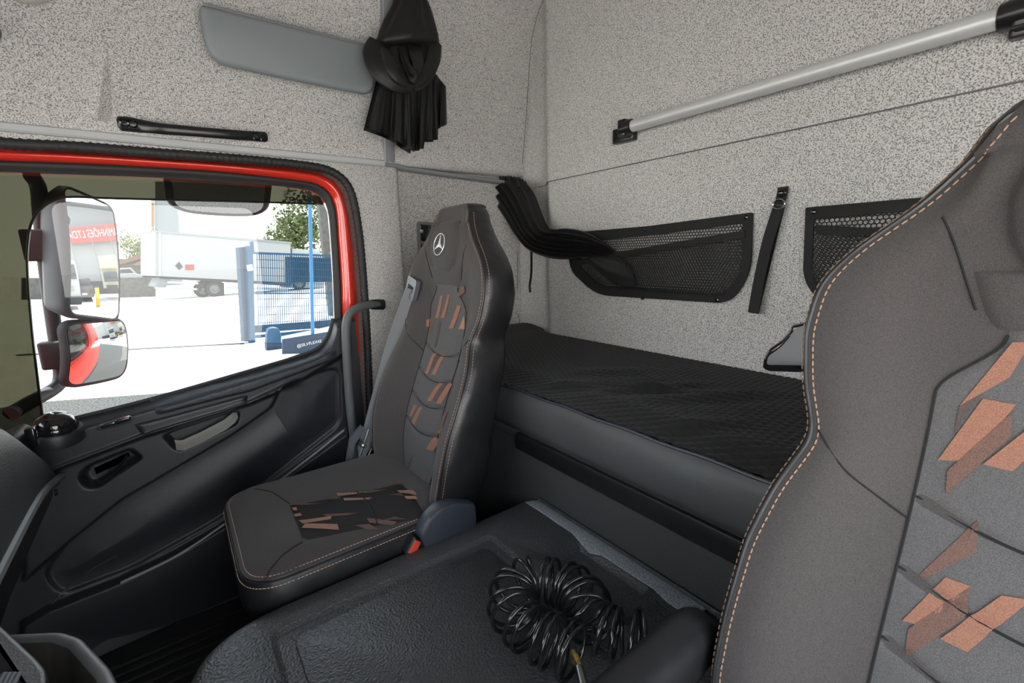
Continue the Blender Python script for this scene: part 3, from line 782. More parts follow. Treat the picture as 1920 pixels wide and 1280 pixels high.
# cushion insert and its stripes
def cgrid(quad_px, off, n=16, m=22, rnd=0):
    q = [cpt(*p) for p in quad_px]; rows = []
    for i in range(n + 1):
        r = []
        for j in range(m + 1):
            s, t = i / n, j / m; p = lerp(lerp(q[0], q[1], s), lerp(q[3], q[2], s), t)
            e = min(1, min(s, 1 - s) * n / 1.5, min(t, 1 - t) * m / 1.5) if rnd else 1
            r.append(A(p[0], p[1], cz(p[0], p[1] - YP) + off * e + (0 if e > .2 else -.001)))
        rows.append(r)
    return rows
g = G(); g.grid(cgrid([(541, 947), (566, 1019), (800, 962), (755, 905)], .006, rnd=1)); cins = g.build('cushion_insert', MT['insert_dark'], ps, ang=80, label='dark centre panel of the cushion with copper stripes')
for q, m in [
 ([(561, 1000 - 17), (569, 990), (622, 981), (622, 975)], 'copper_pink'),
 ([(567, 996 + 3), (573, 994 - 4), (634, 993 - 3), (636, 999)], 'copper_pink'),
 ([(548, 956), (551, 961), (558, 960), (556, 954)], 'copper_pink'), ([(551, 969), (554, 975), (567, 972), (564, 966)], 'copper_pink'),
 ([(552, 947), (553, 950), (580, 949), (603, 945)], 'brown'), ([(605, 971), (615, 976), (650, 974), (672, 969)], 'brown'),
 ([(632, 926), (634, 931), (665, 929), (682, 925)], 'copper_pink'), ([(644, 936), (646, 942), (692, 943), (698, 939)], 'copper_pink'),
 ([(612, 937), (625, 938), (640, 936), (634, 932)], 'brown'), ([(676, 922), (682, 928), (700, 927), (727, 922)], 'brown'),
 ([(745, 925), (750, 930), (782, 934), (776, 924)], 'copper_pink'), ([(758, 937), (763, 942), (784, 941), (780, 936)], 'copper_pink'),
 ([(728, 935), (745, 935), (757, 937), (752, 931)], 'brown'), ([(713, 911), (716, 911), (757, 908), (754, 903)], 'brown'),
 ([(688, 977), (693, 984), (736, 984), (744, 978)], 'brown'), ([(665, 990), (690, 994), (712, 992), (692, 986)], 'brown'), ([(712, 980), (735, 976), (764, 973), (740, 971)], 'brown_dim')]:
    g = G(); g.grid(cgrid(q, .0075, 4, 8)); g.build('stripe', MT[m], cins, ang=80)
g = G()
def cpath(px, off=.0045): return [A(*(lambda p: (p[0], p[1], cz(p[0], p[1] - YP) + off))(cpt(u, v))) for u, v in resamp(px, 24)]
for px_, of_, r_ in (([(478, 921), (510, 928), (543, 945)], .001, .0013), ([(568, 1020), (530, 1044), (508, 1064), (495, 1080)], .001, .0013), ([(668, 922), (684, 940), (700, 965), (708, 985)], .007, .002)):
    g = G(); g.tube(cpath(px_, of_), r_, 5); g.build('seam', MT['seam'], ps)
# seat base
g = G(); g.box((.34, YP, -1.04), (.40, .40, .38), bev=.03); g.build('seat_pedestal', MT['black'], ps)
# hinge hardware at the outboard rear of the cushion
g = G(); g.prism([(.42, -.72), (.44, -.72), (.455, -.665), (.50, -.62), (.485, -.60), (.44, -.64)], A(0, YP + .285, 0), A(1, 0, 0), A(0, 0, 1), A(0, 1, 0), .016, .004); hb = g.build('recliner_bracket', MT['beltplate'], ps)
g = G()
for (x, z) in ((.478, -.668), (.535, -.70), (.52, -.69)): g.lathe([(.001, .016), (.008, .014), (.010, 0), (.010, -.02)], A(x, YP + .27, z), A(0, -1, 0), 12)
g.tube([A(.47, YP + .28, -.71), A(.51, YP + .28, -.62)], .004, 6); g.tube([A(.50, YP + .28, -.72), A(.535, YP + .28, -.66)], .004, 6)
g.build('bolt', MT['steel'], hb)
# belt guide on the shoulder
c = seat_pt(*seat_px(778, 541, YP), YP, .0); gp = thing
uu = norm(A(.0, 1, .35)); vv = norm(A(.15, -.35, 1)); nn = norm(np.cross(uu, vv))
if nn[0] > 0: nn = -nn
g = G(); oo = np.array(rpoly([(-.030, -.040), (.034, -.034), (.040, .036), (-.030, .040)], .014, 5)); hh = np.array(rpoly([(-.018, -.012), (.026, -.012), (.026, .010), (-.018, .010)], .006, 5))
Q = lambda P, h: [c + uu * p[0] + vv * p[1] + nn * h for p in P]
g.fill([Q(oo, .016), Q(hh, .016)]); g.grid([Q(oo, 0), Q(oo, .014), Q(pinset(oo, -.000), .016)], close_v=True); g.grid([Q(hh, .016), Q(hh, -.004)], close_v=True)
g.build('belt_guide', MT['beltplate'], ps, label='grey belt guide on the seat shoulder')
g = G(); g.fill([Q(pinset(hh, -.004), .002)]); g.build('guide_slot', MT['seam'], ps)

# ---- seat belt webbing
sb = thing('seat_belt', (.50, 1.64, -.75), 'grey seat belt running from the passenger backrest down beside the door', 'seat belt')
pa = c + nn * .010 + vv * -.004
ends = [pa, onY(738, 640, 1.575), onY(709, 745, 1.60), onY(691, 815, 1.625)]
ends2 = [ends[-1], onY(677, 852, 1.65), onY(664, 878, 1.67)]
path = np.vstack([cat(ends, 12)[:-1], cat(ends2, 8)])
g = G(); rows = []
for i, p in enumerate(path):
    t = i / (len(path) - 1); tg = norm(path[min(i + 1, len(path) - 1)] - path[max(i - 1, 0)])
    wv = norm(np.cross(tg, norm(A(-.35, -1, .2)))); wv = wv if wv[0] > 0 else -wv
    side = norm(np.cross(tg, wv)); k = float(sstep(.72, .95, t)); wv = norm(wv * (1 - k) + side * k); w = .0225
    rows.append([p - wv * w, p - wv * w * .5 + A(-.001, 0, 0), p, p + wv * w * .5 + A(-.001, 0, 0), p + wv * w])
g.grid(rows); g.grid([[q + A(-.0016, 0, 0) for q in r] for r in rows]); g.build('webbing', MT['belt'], sb, ang=80)
g = G(); e_ = onY(661, 880, 1.68); g.box(e_, (.05, .03, .008), bev=.003); g.lathe([(.001, .012), (.010, .012), (.012, 0), (.012, -.03)], e_, A(0, 0, 1), 12); g.build('anchor', MT['steel'], sb)
# ---- buckle
bk = thing('belt_buckle', (.50, 1.0, -.78), 'dark seat belt buckle with red button beside the passenger seat', 'buckle')
g = G()
yb = 1.033
bp = [(lambda p: (p[0], p[2]))(onY(u, v, yb)) for u, v in [(781, 1000), (800, 965), (822, 945), (850, 936), (886, 938), (888, 975), (880, 1000), (860, 1040), (798, 1040)]]
g.prism(rpoly(bp, .012, 4), A(0, yb - .022, 0), A(1, 0, 0), A(0, 0, 1), A(0, 1, 0), .05, .010, both=True); g.build('buckle_cover', MT['buckle'], bk)
bq = [(lambda p: (p[0], p[2]))(onY(u, v, yb)) for u, v in [(757, 1032), (774, 1003), (788, 1010), (790, 1020), (775, 1050), (762, 1050)]]
g = G(); g.prism(bq, A(0, yb - .016, 0), A(1, 0, 0), A(0, 0, 1), A(0, 1, 0), .034, .004, both=True); g.build('buckle_body', MT['blacks'], bk)
bq = [(lambda p: (p[0], p[2]))(onY(u, v, yb)) for u, v in [(760, 1030), (774, 1006), (784, 1010), (772, 1036)]]
g = G(); g.prism(bq, A(0, yb - .019, 0), A(1, 0, 0), A(0, 0, 1), A(0, 1, 0), .030, .002, both=True); g.build('release_button', MT['redbtn'], bk)

# ---- driver seat (same model, in the foreground)
ds = thing('driver_seat', (.32, 0, -1.2), 'grey driver seat with orange stripes filling the right foreground', 'seat')
S_D = [
 ([(1900, 640), (1935, 640), (1895, 705), (1800, 760)], 'orange'),
 ([(1800, 760), (1845, 735), (1800, 790), (1790, 815)], 'brown_dim'),
 ([(1845, 745), (1907, 756), (1822, 862), (1760, 860)], 'orange'),
 ([(1900, 770), (1898, 815), (1775, 925), (1778, 880)], 'brown'),
 ([(1930, 800), (1990, 800), (1900, 880), (1845, 867)], 'orange'),
 ([(1835, 972), (1832, 1030), (1730, 1085), (1725, 1075)], 'brown'),
 ([(1775, 1078), (1822, 1094), (1735, 1170), (1693, 1160)], 'orange'),
 ([(1820, 1096), (1815, 1150), (1697, 1232), (1705, 1175)], 'brown'),
 ([(1880, 1110), (1935, 1118), (1816, 1216), (1765, 1192)], 'orange'),
]
make_back(ds, 0.0, 0.0, S_D)
make_cushion(ds, 0.0, 0.0)
g = G(); g.box((.34, 0, -1.04), (.40, .40, .38), bev=.03); g.build('seat_pedestal', MT['black'], ds)
# folded-down armrest on the inboard side
g = G()
ar = rpoly([(.12, -.605), (.55, -.61), (.600, -.59), (.595, -.548), (.555, -.530), (.12, -.540)], .02, 5)
g.prism(ar, A(0, .283, 0), A(1, 0, 0), A(0, 0, 1), A(0, 1, 0), .062, .018, both=True); g.build('armrest', MT['vinyl'], ds, ang=60, label='dark fabric armrest folded down beside the tunnel')
# grey lever plate behind the shoulder
g = G()
Xl = .80
lp = [(lambda p: (p[1], p[2]))(onX(u, v, Xl)) for u, v in [(1429, 690), (1432, 668), (1440, 655), (1462, 640), (1478, 622), (1484, 610), (1560, 590), (1560, 700), (1440, 696)]]
g.prism(rpoly(lp, .006, 4), A(Xl + .02, 0, 0), A(0, 1, 0), A(0, 0, 1), A(-1, 0, 0), .024, .006, both=True); lv = g.build('side_lever', MT['gloss'], ds, label='glossy dark lever plate behind the backrest')
lq = [(lambda p: (p[1], p[2]))(onX(u, v, Xl - .004)) for u, v in [(1437, 684), (1440, 668), (1465, 650), (1484, 628), (1490, 615), (1560, 596), (1560, 686)]]
g = G(); g.prism(rpoly(lq, .006, 4), A(Xl - .002, 0, 0), A(0, 1, 0), A(0, 0, 1), A(-1, 0, 0), .004, .002); g.build('lever_face', MT['vent'], lv)

# ------------------------------------------------------------------ dashboard end, console
dh = thing('dashboard', (-.5, 1.0, -.9), 'dark grained dashboard end beside the passenger door', 'dashboard')
tY = [-.5, 1.0, 1.2, 1.42, 1.54, 1.62, 1.67, 1.72, 1.76]
tZ = [-.27, -.28, -.29, -.323, -.38, -.435, -.48, -.535, -.60]
bZ = [-.56, -.56, -.56, -.558, -.562, -.57, -.58, -.595, -.62]
rows = []
for y in np.r_[np.linspace(-.5, 1.2, 8), np.linspace(1.25, 1.76, 36)]:
    zt = float(np.interp(y, tY, tZ)); zb = min(zt - .012, float(np.interp(y, tY, bZ))); h = zt - zb
    rows.append([A(-.86, y, zt + .06), A(-.60, y, zt + .055), A(-.46, y, zt + .045), A(-.40, y, zt + .026), A(-.365, y, zt + .002), A(-.345, y, zt - .03 * min(1, h / .1)),
                 A(-.336, y, zt - .35 * h), A(-.333, y, zt - .7 * h), A(-.336, y, zb), A(-.36, y, zb - .012), A(-.45, y, zb - .012)])
g = G(); g.grid(rows); g.add(rows[-1], [tuple(range(11))]); g.build('dash_skin', MT['dash'], dh, ang=60)
g = G(); pth = cat([A(-.335, 1.79, -.607), A(-.333, 1.70, -.585), A(-.333, 1.58, -.566), A(-.333, 1.47, -.56), A(-.333, 1.29, -.562), A(-.333, 1.0, -.57)], 8)
g.tube(pth, .010, 8); g.build('dash_trim', MT['vent'], dh)
rows = []
for y in np.linspace(-.5, 1.78, 20): rows.append([A(-.345, y, -.575), A(-.36, y, -.66), A(-.42, y, -.78), A(-.50, y, -.95), A(-.60, y, -1.2)])
g = G(); g.grid(rows); g.build('lower_dash', MT['black'], dh, ang=60)
g = G(); c = onX(103, 923, -.338); g.lathe([(.001, .006), (.008, .006), (.010, 0)], c + A(.0, 0, 0), A(1, 0, 0), 12); g.build('trim_clip', MT['gloss'], dh)
# vent wheel on the dash top corner
g = G(); g.box(onY(60, 818, 1.66), (.02, .03, .05), bev=.004); g.build('vent_wheel', MT['gloss'], dh)
# storage tray
zt = -.62
tr = thing('storage_tray', (-.2, .9, -.75), 'open grey storage tray at the foot of the dashboard', 'tray')
ro = [(lambda p: (p[0], p[1]))(onZ(u, v, zt)) for u, v in [(-60, 1190), (115, 1182), (152, 1194), (205, 1250), (245, 1330), (-60, 1400)]]
ro = np.array(rpoly(ro, .012, 4)); ri = pinset(ro, .018)
W3 = lambda P, z: [A(p[0], p[1], z) for p in P]
g = G(); g.grid([W3(pinset(ro, .01), zt - .11), W3(ro, zt - .02), W3(ro, zt - .004), W3(pinset(ro, .004), zt), W3(pinset(ro, .014), zt), W3(ri, zt - .005)], close_v=True); g.build('tray_rim', MT['vent'], tr, ang=60)
g = G(); rf = pinset(ri, .012); g.grid([W3(ri, zt - .005), W3(pinset(ri, .003), zt - .016), W3(rf, zt - .10)], close_v=True); g.fill([W3(rf, zt - .10)]); g.build('tray_well', mat('tray_well_plastic', (.075, .07, .06), .6), tr, ang=40)
# console panel with vent slats in the near corner
zc_ = -.50
cp = [(lambda p: (p[0], p[1]))(onZ(u, v, zc_)) for u, v in [(-120, 1040), (0, 1168), (70, 1232), (86, 1252), (92, 1330), (-120, 1400)]]
g = G(); g.prism(rpoly(cp, .008, 3), A(0, 0, zc_ - .12), A(1, 0, 0), A(0, 1, 0), A(0, 0, 1), .12, .006)
cn = thing('centre_console', (-.25, .7, -.7), 'black centre console panel with vent slats at the lower left', 'console')
g.build('console_panel', MT['black'], cn, ang=50)
for k in range(4):
    a = onZ(8 + 9 * k, 1262, zc_ + .003); b = onZ(-26 + 9 * k, 1330, zc_ + .003)
    g = G(); g.tube([a, b], .0035, 6, flat=.6); g.build('vent_slat', MT['beltplate'], cn)

# ------------------------------------------------------------------ side panel fittings
vs = thing('sun_visor', onU(540, 150, .03), 'grey vinyl side sun visor above the passenger door', 'visor')
un = norm(A(0, -1, -.172)); uu = A(1, 0, 0); vv = norm(np.cross(un, uu)); vv = vv if vv[2] > 0 else -vv
def upl(px, off):
    P = [onU(u, v, off) for u, v in px]; o = P[0]; return o, [((p - o) @ uu, (p - o) @ vv) for p in P]
o, P2 = upl([(371, 13), (692, 92), (699, 108), (694, 168), (682, 179), (560, 155), (414, 124), (395, 109), (382, 82), (375, 45)], .05)
g = G(); g.prism(rpoly(P2, .026, 5), o, uu, vv, un, .042, .011, both=True); g.build('visor_panel', MT['visor'], vs, ang=60)
g = G(); g.tube([onU(380, 8, .06), onU(690, 86, .06)], .006, 8)
for u, v in ((395, 10), (670, 78)): g.tube([onU(u, v, .0), onU(u, v, .06)], .007, 8)
g.build('hinge_rod', MT['strip'], vs)
# overhead grab handle
gh = thing('overhead_grab_bar', onU(360, 250, .02), 'black overhead grab handle with bolted ends above the door', 'handle')
hp = [(221, 232, .010), (240, 233, .014), (262, 236, .016), (285, 239, .034), (310, 242, .044), (370, 247, .046), (430, 252, .042), (455, 254, .030), (470, 255, .016), (485, 256, .013), (501, 257, .010)]
P = cat([onU(u, v, off) for u, v, off in hp], 6)
g = G(); rr = np.interp(np.linspace(0, 1, len(P)), [0, .03, .15, .3, .5, .8, .92, .97, 1], [.014, .021, .021, .017, .015, .016, .017, .017, .012]); g.tube(P, rr, 10, flat=.5, up=un); g.build('grip', MT['blacks'], gh, ang=60)
for u, v in ((234, 230), (249, 232), (480, 256), (494, 258)):
    g = G(); c = onU(u, v, .021 if u < 300 else .019); g.lathe([(.0125, -.004), (.0125, .004), (.009, .005), (.006, .001), (.003, .001), (.001, .004)], c, un, 14); g.build('bolt', MT['gloss'], gh)
# edge of the overhead lamp at the top left
g = G(); o, P2 = upl([(22, -34), (112, -20), (88, 4), (74, 9), (45, 6), (26, 2)], .02)
lampo = thing('overhead_lamp', onU(60, 0, .02), 'pale overhead lamp housing at the top left corner', 'lamp')
g.prism(rpoly(P2, .008, 3), o, uu, vv, un, .04, .01); g.build('lamp_housing', MT['white'], lampo)
g = G(); o, P2 = upl([(-30, 45), (0, 52), (4, 62), (2, 74), (-30, 80)], .0); g.prism(rpoly(P2, .006, 3), o, uu, vv, un, .03, .006); g.build('coat_hook', MT['blacks'], label='black hook at the left edge of the upper side panel', cat_='hook')

# vertical grab pole by the door
gpo = thing('grab_pole', (.58, 1.80, -.75), 'dark grey vertical grab pole beside the passenger door frame', 'pole')
P = cat([onY(711, 570, 1.838), onY(694, 571, 1.826), onY(676, 575, 1.80), onY(659, 585, 1.785), onY(650, 604, 1.78), onY(649, 640, 1.78), onY(652, 700, 1.785), onY(656, 757, 1.79), onY(662, 810, 1.795), onY(673, 885, 1.80)], 6)
g = G(); rr = np.r_[np.linspace(.010, .016, 9), np.full(len(P) - 9, .0165)]; g.tube(P, rr, 12); g.build('pole_tube', MT['pole'], gpo, ang=70)
g = G(); mp = [(lambda p: (p[0], p[2]))(onY(u, v, 1.85)) for u, v in [(684, 565), (700, 561), (719, 561), (721, 566), (721, 576), (718, 580), (700, 580), (684, 577)]]
g.prism(rpoly(mp, .006, 3), A(0, 1.85, 0), A(1, 0, 0), A(0, 0, 1), A(0, -1, 0), .016, .004); mpl = g.build('mount_plate', MT['blacks'], gpo)
g = G(); g.lathe([(.009, 0), (.009, .003), (.004, .005), (.001, .005)], onY(706, 570, 1.832), A(0, -1, 0), 14); g.build('screw', MT['chrome'], mpl)

# switch panel on the wall behind the seat
wp = thing('switch_panel', onY(800, 480, 1.89), 'grey wall panel with dark switches behind the passenger headrest', 'panel')
def wyp(px, Y, m, nm, th, par, bev=.004, r=.006):
    P2 = [(lambda p: (p[0], p[2]))(onY(u, v, Y)) for u, v in px]; gg = G(); gg.prism(rpoly(P2, r, 4), A(0, Y, 0), A(1, 0, 0), A(0, 0, 1), A(0, -1, 0), th, bev); return gg.build(nm, m, par)
bz_ = wyp([(781, 415), (842, 420), (842, 505), (784, 500)], 1.90, MT['vent'], 'bezel', .014, wp, r=.012)
wyp([(786, 420), (840, 425), (840, 454), (789, 452)], 1.888, MT['gloss'], 'switch', .006, bz_, .003)
wyp([(788, 457), (840, 459), (840, 482), (790, 481)], 1.888, MT['gloss'], 'switch', .006, bz_, .003)
wyp([(787, 430), (793, 431), (793, 438), (788, 437)], 1.882, MT['chrome'], 'toggle', .006, bz_, .002, .002)

# ------------------------------------------------------------------ rear wall fittings
rd = thing('curtain_rod', (1.35, .64, .38), 'thick brushed aluminium rod across the rear wall in black end brackets', 'rod')
g = G(); g.tube([A(1.345, 1.09, .419), A(1.345, .18, .419)], .0195, 24); g.build('tube', MT['alu'], rd)
def bracket(y0, y1, z):
    g = G(); cy = (y0 + y1) / 2
    g.box((1.378, cy, z - .012), (.03, abs(y1 - y0), .05), bev=.008)
    g.lathe([(.026, -.03), (.0265, -.002), (.024, .012), (.0205, .014)], A(1.345, y1 + .03 * np.sign(y0 - y1) * -1 * 0, z), A(0, y1 - y0, 0), 20)
    g.box((1.352, y1 + (y0 - y1) * .25, z), (.05, abs(y1 - y0) * .35, .056), bev=.006)
    return g
g = bracket(1.20, 1.105, .419); bkt = g.build('end_bracket', MT['blacks'], rd)
for yy, zz_ in ((1.185, .395), (1.16, .412)):
    g = G(); g.lathe([(.006, 0), (.006, .003), (.003, .003), (.001, .001)], A(1.363, yy, zz_), A(-1, 0, 0), 10); g.build('screw', MT['seam'], bkt)
g = bracket(.10, .205, .419); g.build('end_bracket', MT['blacks'], rd)

def yz(px, X): return [(lambda p: (p[1], p[2]))(onX(u, v, X)) for u, v in px]
def hexnet(poly, X, a=.0105, w=.0030, ph=(0, 0), bulge=0.0, thick=.0012):
    P = np.array(poly); lo, hi = P.min(0), P.max(0); g = G(); s = a / math.sqrt(3)
    rows = int((hi[1] - lo[1]) / (1.5 * s)) + 3; cols = int((hi[0] - lo[0]) / a) + 3; E = []
    for r in range(rows):
        for c in range(cols):
            cx = lo[0] + ph[0] + (c + .5 * (r % 2)) * a; cy = lo[1] + ph[1] + r * 1.5 * s
            v = [(cx + s * math.cos(PI / 6 + k * PI / 3), cy + s * math.sin(PI / 6 + k * PI / 3)) for k in range(4)]
            E += [(v[0], v[1]), (v[1], v[2]), (v[2], v[3])]
    E = np.array(E); M_ = E.mean(1); keep = sdf(poly, M_[:, 0], M_[:, 1]) < .001
    c0 = (lo + hi) / 2; hs = (hi - lo) / 2
    for a0, b0 in E[keep]:
        d = b0 - a0; L = np.linalg.norm(d); d /= L; t = A(-d[1], d[0]) * w / 2; a1 = a0 - d * w * .3; b1 = b0 + d * w * .3
        V = []
        for q in (a1 - t, a1 + t, b1 + t, b1 - t):
            f = max(0, 1 - ((q[0] - c0[0]) / hs[0]) ** 4) * max(0, 1 - ((q[1] - c0[1]) / hs[1]) ** 4)
            V.append(A(X - bulge * f, q[0], q[1]))
        g.add(V, [(0, 1, 2, 3)])
    return g
def strip(name, px, X, m, par, th=.004, bev=.0012, r=.004):
    g = G(); g.prism(rpoly(yz(px, X), r, 3), A(X, 0, 0), A(0, 1, 0), A(0, 0, 1), A(-1, 0, 0), th, bev); return g.build(name, m, par)
def border(name, outer, inner, X, th, m, par):
    g = G(); o3 = [A(X - th, *p) for p in outer]; i3 = [A(X - th, *p) for p in inner]
    g.fill([o3, i3]); g.grid([[A(X, *p) for p in outer], o3], close_v=True); g.grid([[A(X, *p) for p in inner], i3], close_v=True); return g.build(name, m, par)
# pocket beside the gathered curtain
p1 = thing('mesh_pocket', (1.39, 1.07, -.17), 'black mesh wall pocket that the gathered curtain is tucked into', 'pocket', group='mesh pockets on the rear wall')
o1 = np.array(rpoly(yz([(1069, 436), (1215, 424), (1413, 398), (1409, 510), (1372, 569), (1120, 553), (1068, 505)], 1.392), [.005, .03, .006, .05, .06, .07, .06], 6))
i1 = np.array(rpoly(yz([(1086, 454), (1215, 442), (1394, 419), (1391, 506), (1360, 552), (1126, 536), (1086, 498)], 1.392), [.005, .03, .006, .05, .05, .06, .05], 6))
border('border', o1, i1, 1.392, .006, MT['web'], p1)
strip('band', [(1082, 487), (1150, 474), (1398, 431), (1398, 446), (1150, 487), (1082, 497)], 1.386, MT['web'], p1, .005)
g = hexnet(i1, 1.389); g.build('back_net', MT['net'], p1, smooth=False, kind='stuff')
f1 = np.array(yz([(1082, 492), (1150, 480), (1396, 438), (1393, 508), (1362, 556), (1124, 540), (1082, 500)], 1.385))
g = hexnet(f1, 1.384, ph=(.004, .002), bulge=.015); g.build('front_net', MT['net'], p1, smooth=False, kind='stuff')
for u, v in ((1210, 430), (1399, 407), (1345, 563), (1205, 559)):
    g = G(); g.lathe([(.006, 0), (.006, .003), (.002, .004), (.001, .004)], onX(u, v, 1.386), A(-1, 0, 0), 10); g.build('snap', MT['gloss'], p1)
# pocket behind the driver seat
p2 = thing('mesh_pocket', (1.39, .16, -.17), 'black mesh wall pocket half hidden by the driver seat', 'pocket', group='mesh pockets on the rear wall')
tl, tr_ = onX(1512, 389, 1.392), onX(1835, 361, 1.392)
o2 = np.array(rpoly([(tl[1], tl[2]), (-.20, tr_[2]), (-.20, -.172), (.46, -.172), (.532, -.10)], [.005, .005, .03, .05, .05], 6))
i2 = pinset(o2, .021)
border('border', o2, i2, 1.392, .006, MT['web'], p2)
strip('top_band', [(1514, 389), (1840, 360.5), (1850, 384), (1518, 412)], 1.388, MT['web'], p2, .006)
strip('band', [(1530, 421), (1740, 434), (1800, 438), (1800, 460), (1735, 452), (1530, 440)], 1.386, MT['web'], p2, .005)
g = hexnet(i2, 1.389, a=.0112, w=.0028); g.build('back_net', MT['net'], p2, smooth=False, kind='stuff')
f2 = np.array(yz([(1530, 430), (1735, 444), (1800, 448)], 1.385) + [(-.15, .02), (-.15, -.15), (.46, -.15), (.51, -.10)])
g = hexnet(f2, 1.384, a=.0112, ph=(.005, .003), bulge=.015); g.build('front_net', MT['net'], p2, smooth=False, kind='stuff')
g = G(); g.lathe([(.006, 0), (.006, .003), (.002, .004), (.001, .004)], onX(1525, 397, 1.38), A(-1, 0, 0), 10); g.build('snap', MT['gloss'], p2)
# strap with a ring
ss = thing('hanging_strap', onX(1405, 592, 1.38), 'black webbing strap with metal ring hanging between the mesh pockets', 'strap')
def ribbon(pts, w, m, nm, par, wd=None, X0=None):
    g = G(); rows = []
    for i, p in enumerate(pts):
        a = pts[max(i - 1, 0)]; b = pts[min(i + 1, len(pts) - 1)]; t = norm(b - a); s = norm(np.cross(t, A(1, 0, 0)))
        rows.append([p + s * w, p - s * w, p - s * w + A(.0015, 0, 0), p + s * w + A(.0015, 0, 0)])
    g.grid(rows, close_v=True); g.add(rows[0], [(0, 1, 2, 3)]); g.add(rows[-1], [(3, 2, 1, 0)]); return g.build(nm, m, par)
ribbon(cat([onX(1461, 385, 1.378), onX(1440, 450, 1.374), onX(1424, 520, 1.370), onX(1412, 585, 1.366)], 6), .0155, MT['web'], 'webbing', ss)
ribbon(cat([onX(1461, 385, 1.392), onX(1445, 450, 1.392), onX(1428, 520, 1.39), onX(1412, 587, 1.370)], 6), .0155, MT['web'], 'webbing', ss)
ribbon(cat([onX(1468, 350, 1.390), onX(1466, 365, 1.388), onX(1461, 384, 1.384)], 5), .0140, MT['web'], 'tab', ss)
g = G(); c = onX(1467, 362, 1.384); g.lathe([(.011, 0), (.011, .003), (.008, .005), (.005, .003), (.001, .003)], c, A(-1, 0, 0), 16); g.build('snap', MT['gloss'], ss)
g = G(); c = onX(1460, 383, 1.372); g.tube([c + A(0, math.cos(a) * .0155, math.sin(a) * .013) for a in np.linspace(0, 2 * PI, 25)[:-1]], .002, 6, closed=True); g.build('ring', MT['chrome'], ss)

# ------------------------------------------------------------------ curtains
def loft(secs, n=48):
    """secs: (centre, side vector, depth vector, ripple count, ripple amp, phase)"""
    rows = []
    for c, a, b, k, am, ph in secs:
        r = []
        for j in range(n):
            t = 2 * PI * j / n; m = 1 + am * math.sin(k * t + ph) + .5 * am * math.sin((k * 1.7) // 1 * t + 2 * ph)
            r.append(c + (a * math.cos(t) + b * math.sin(t)) * m)
        rows.append(r)
    return rows
kn = thing('knotted_curtain', onU(770, 280, .08), 'black curtain tied in a knot hanging from the grey vertical strip', 'curtain')
YK = 1.70
def ksec(v, l, r, dep, k, am, ph, dz=0, Y=YK):
    c = onY((l + r) / 2, v, Y); e = onY(r, v, Y); a = (e - c); a[1] = 0
    return (c, a, A(0, dep, dz), k, am, ph)
hood = [ksec(-95, 754, 784, .022, 8, .15, .0), ksec(-50, 749, 788, .030, 8, .14, .0), ksec(-14, 744, 792, .040, 8, .13, .0), ksec(2, 741, 796, .045, 8, .12, .2), ksec(20, 733, 803, .055, 8, .10, .4), ksec(40, 723, 809, .065, 8, .08, .7), ksec(60, 715, 815, .075, 8, .055, 1.0), ksec(74, 709, 820, .082, 7, .03, 1.2), ksec(84, 707, 821, .083, 7, .02, 1.3), ksec(90, 712, 817, .076, 7, .02, 1.3), ksec(92, 722, 806, .06, 7, .0, 1.3)]
g = G(); g.grid(loft(hood), close_v=True); g.add(loft(hood)[-1], [tuple(range(48))]); g.build('hood', MT['cloth'], kn, ang=80)
# wrap: thick swathes looping under the hood
def swathe(px, w, Y, par, nm, nfold=5, amp=.25, flat=.55):
    C = cat([onY(u, v, y) for (u, v), y in zip(px, Y)], 8); W = np.interp(np.linspace(0, 1, len(C)), np.linspace(0, 1, len(w)), w); secs = []
    for i, p in enumerate(C):
        t = norm(C[min(i + 1, len(C) - 1)] - C[max(i - 1, 0)]); s = norm(np.cross(t, A(0, 1, 0))); d = np.cross(s, t)
        secs.append((p, s * W[i], d * W[i] * flat, nfold, amp, .25 * i * .2))
    g = G(); L = loft(secs, 40); g.grid(L, close_v=True); g.add(L[0], [tuple(range(40))]); g.add(L[-1], [tuple(range(40))]); return g.build(nm, MT['cloth'], par, ang=70)
swathe([(708, 84), (703, 108), (714, 132), (738, 152), (762, 162), (776, 163)], [.030, .038, .036, .030, .022, .014], [1.66, 1.63, 1.61, 1.60, 1.60, 1.61], kn, 'wrap', 4, .12)
swathe([(818, 84), (814, 104), (808, 124), (800, 142), (788, 156), (774, 164)], [.024, .026, .022, .020, .018, .012], [1.66, 1.63, 1.61, 1.60, 1.60, 1.60], kn, 'wrap', 4, .12)
swathe([(722, 100), (730, 122), (744, 144), (762, 158)], [.030, .034, .026, .014], [1.64, 1.60, 1.585, 1.59], kn, 'wrap', 3, .10)
swathe([(758, 92), (762, 112), (768, 132), (774, 150)], [.016, .018, .016, .010], [1.66, 1.64, 1.63, 1.62], kn, 'fold', 3, .2)
swathe([(776, 90), (782, 104), (786, 124), (782, 144), (774, 156)], [.022, .026, .022, .014, .008], [1.66, 1.63, 1.615, 1.61, 1.61], kn, 'fold', 4, .2)
swathe([(796, 88), (800, 106), (796, 128), (786, 148)], [.016, .018, .015, .010], [1.66, 1.64, 1.63, 1.62], kn, 'fold', 4, .2)
swathe([(764, 118), (772, 130), (780, 140), (776, 150), (766, 146)], [.008, .011, .010, .008, .005], [1.615, 1.60, 1.59, 1.59, 1.60], kn, 'fold', 3, .15)
g = G(); g.grid(loft([ksec(v, l, r, .03, 5, .05, 0, Y=1.70) for v, l, r in ((84, 725, 805), (100, 715, 808), (125, 722, 806), (150, 745, 796), (164, 765, 782))]), close_v=True); g.build('inner_fold', MT['cloth'], kn, ang=80)
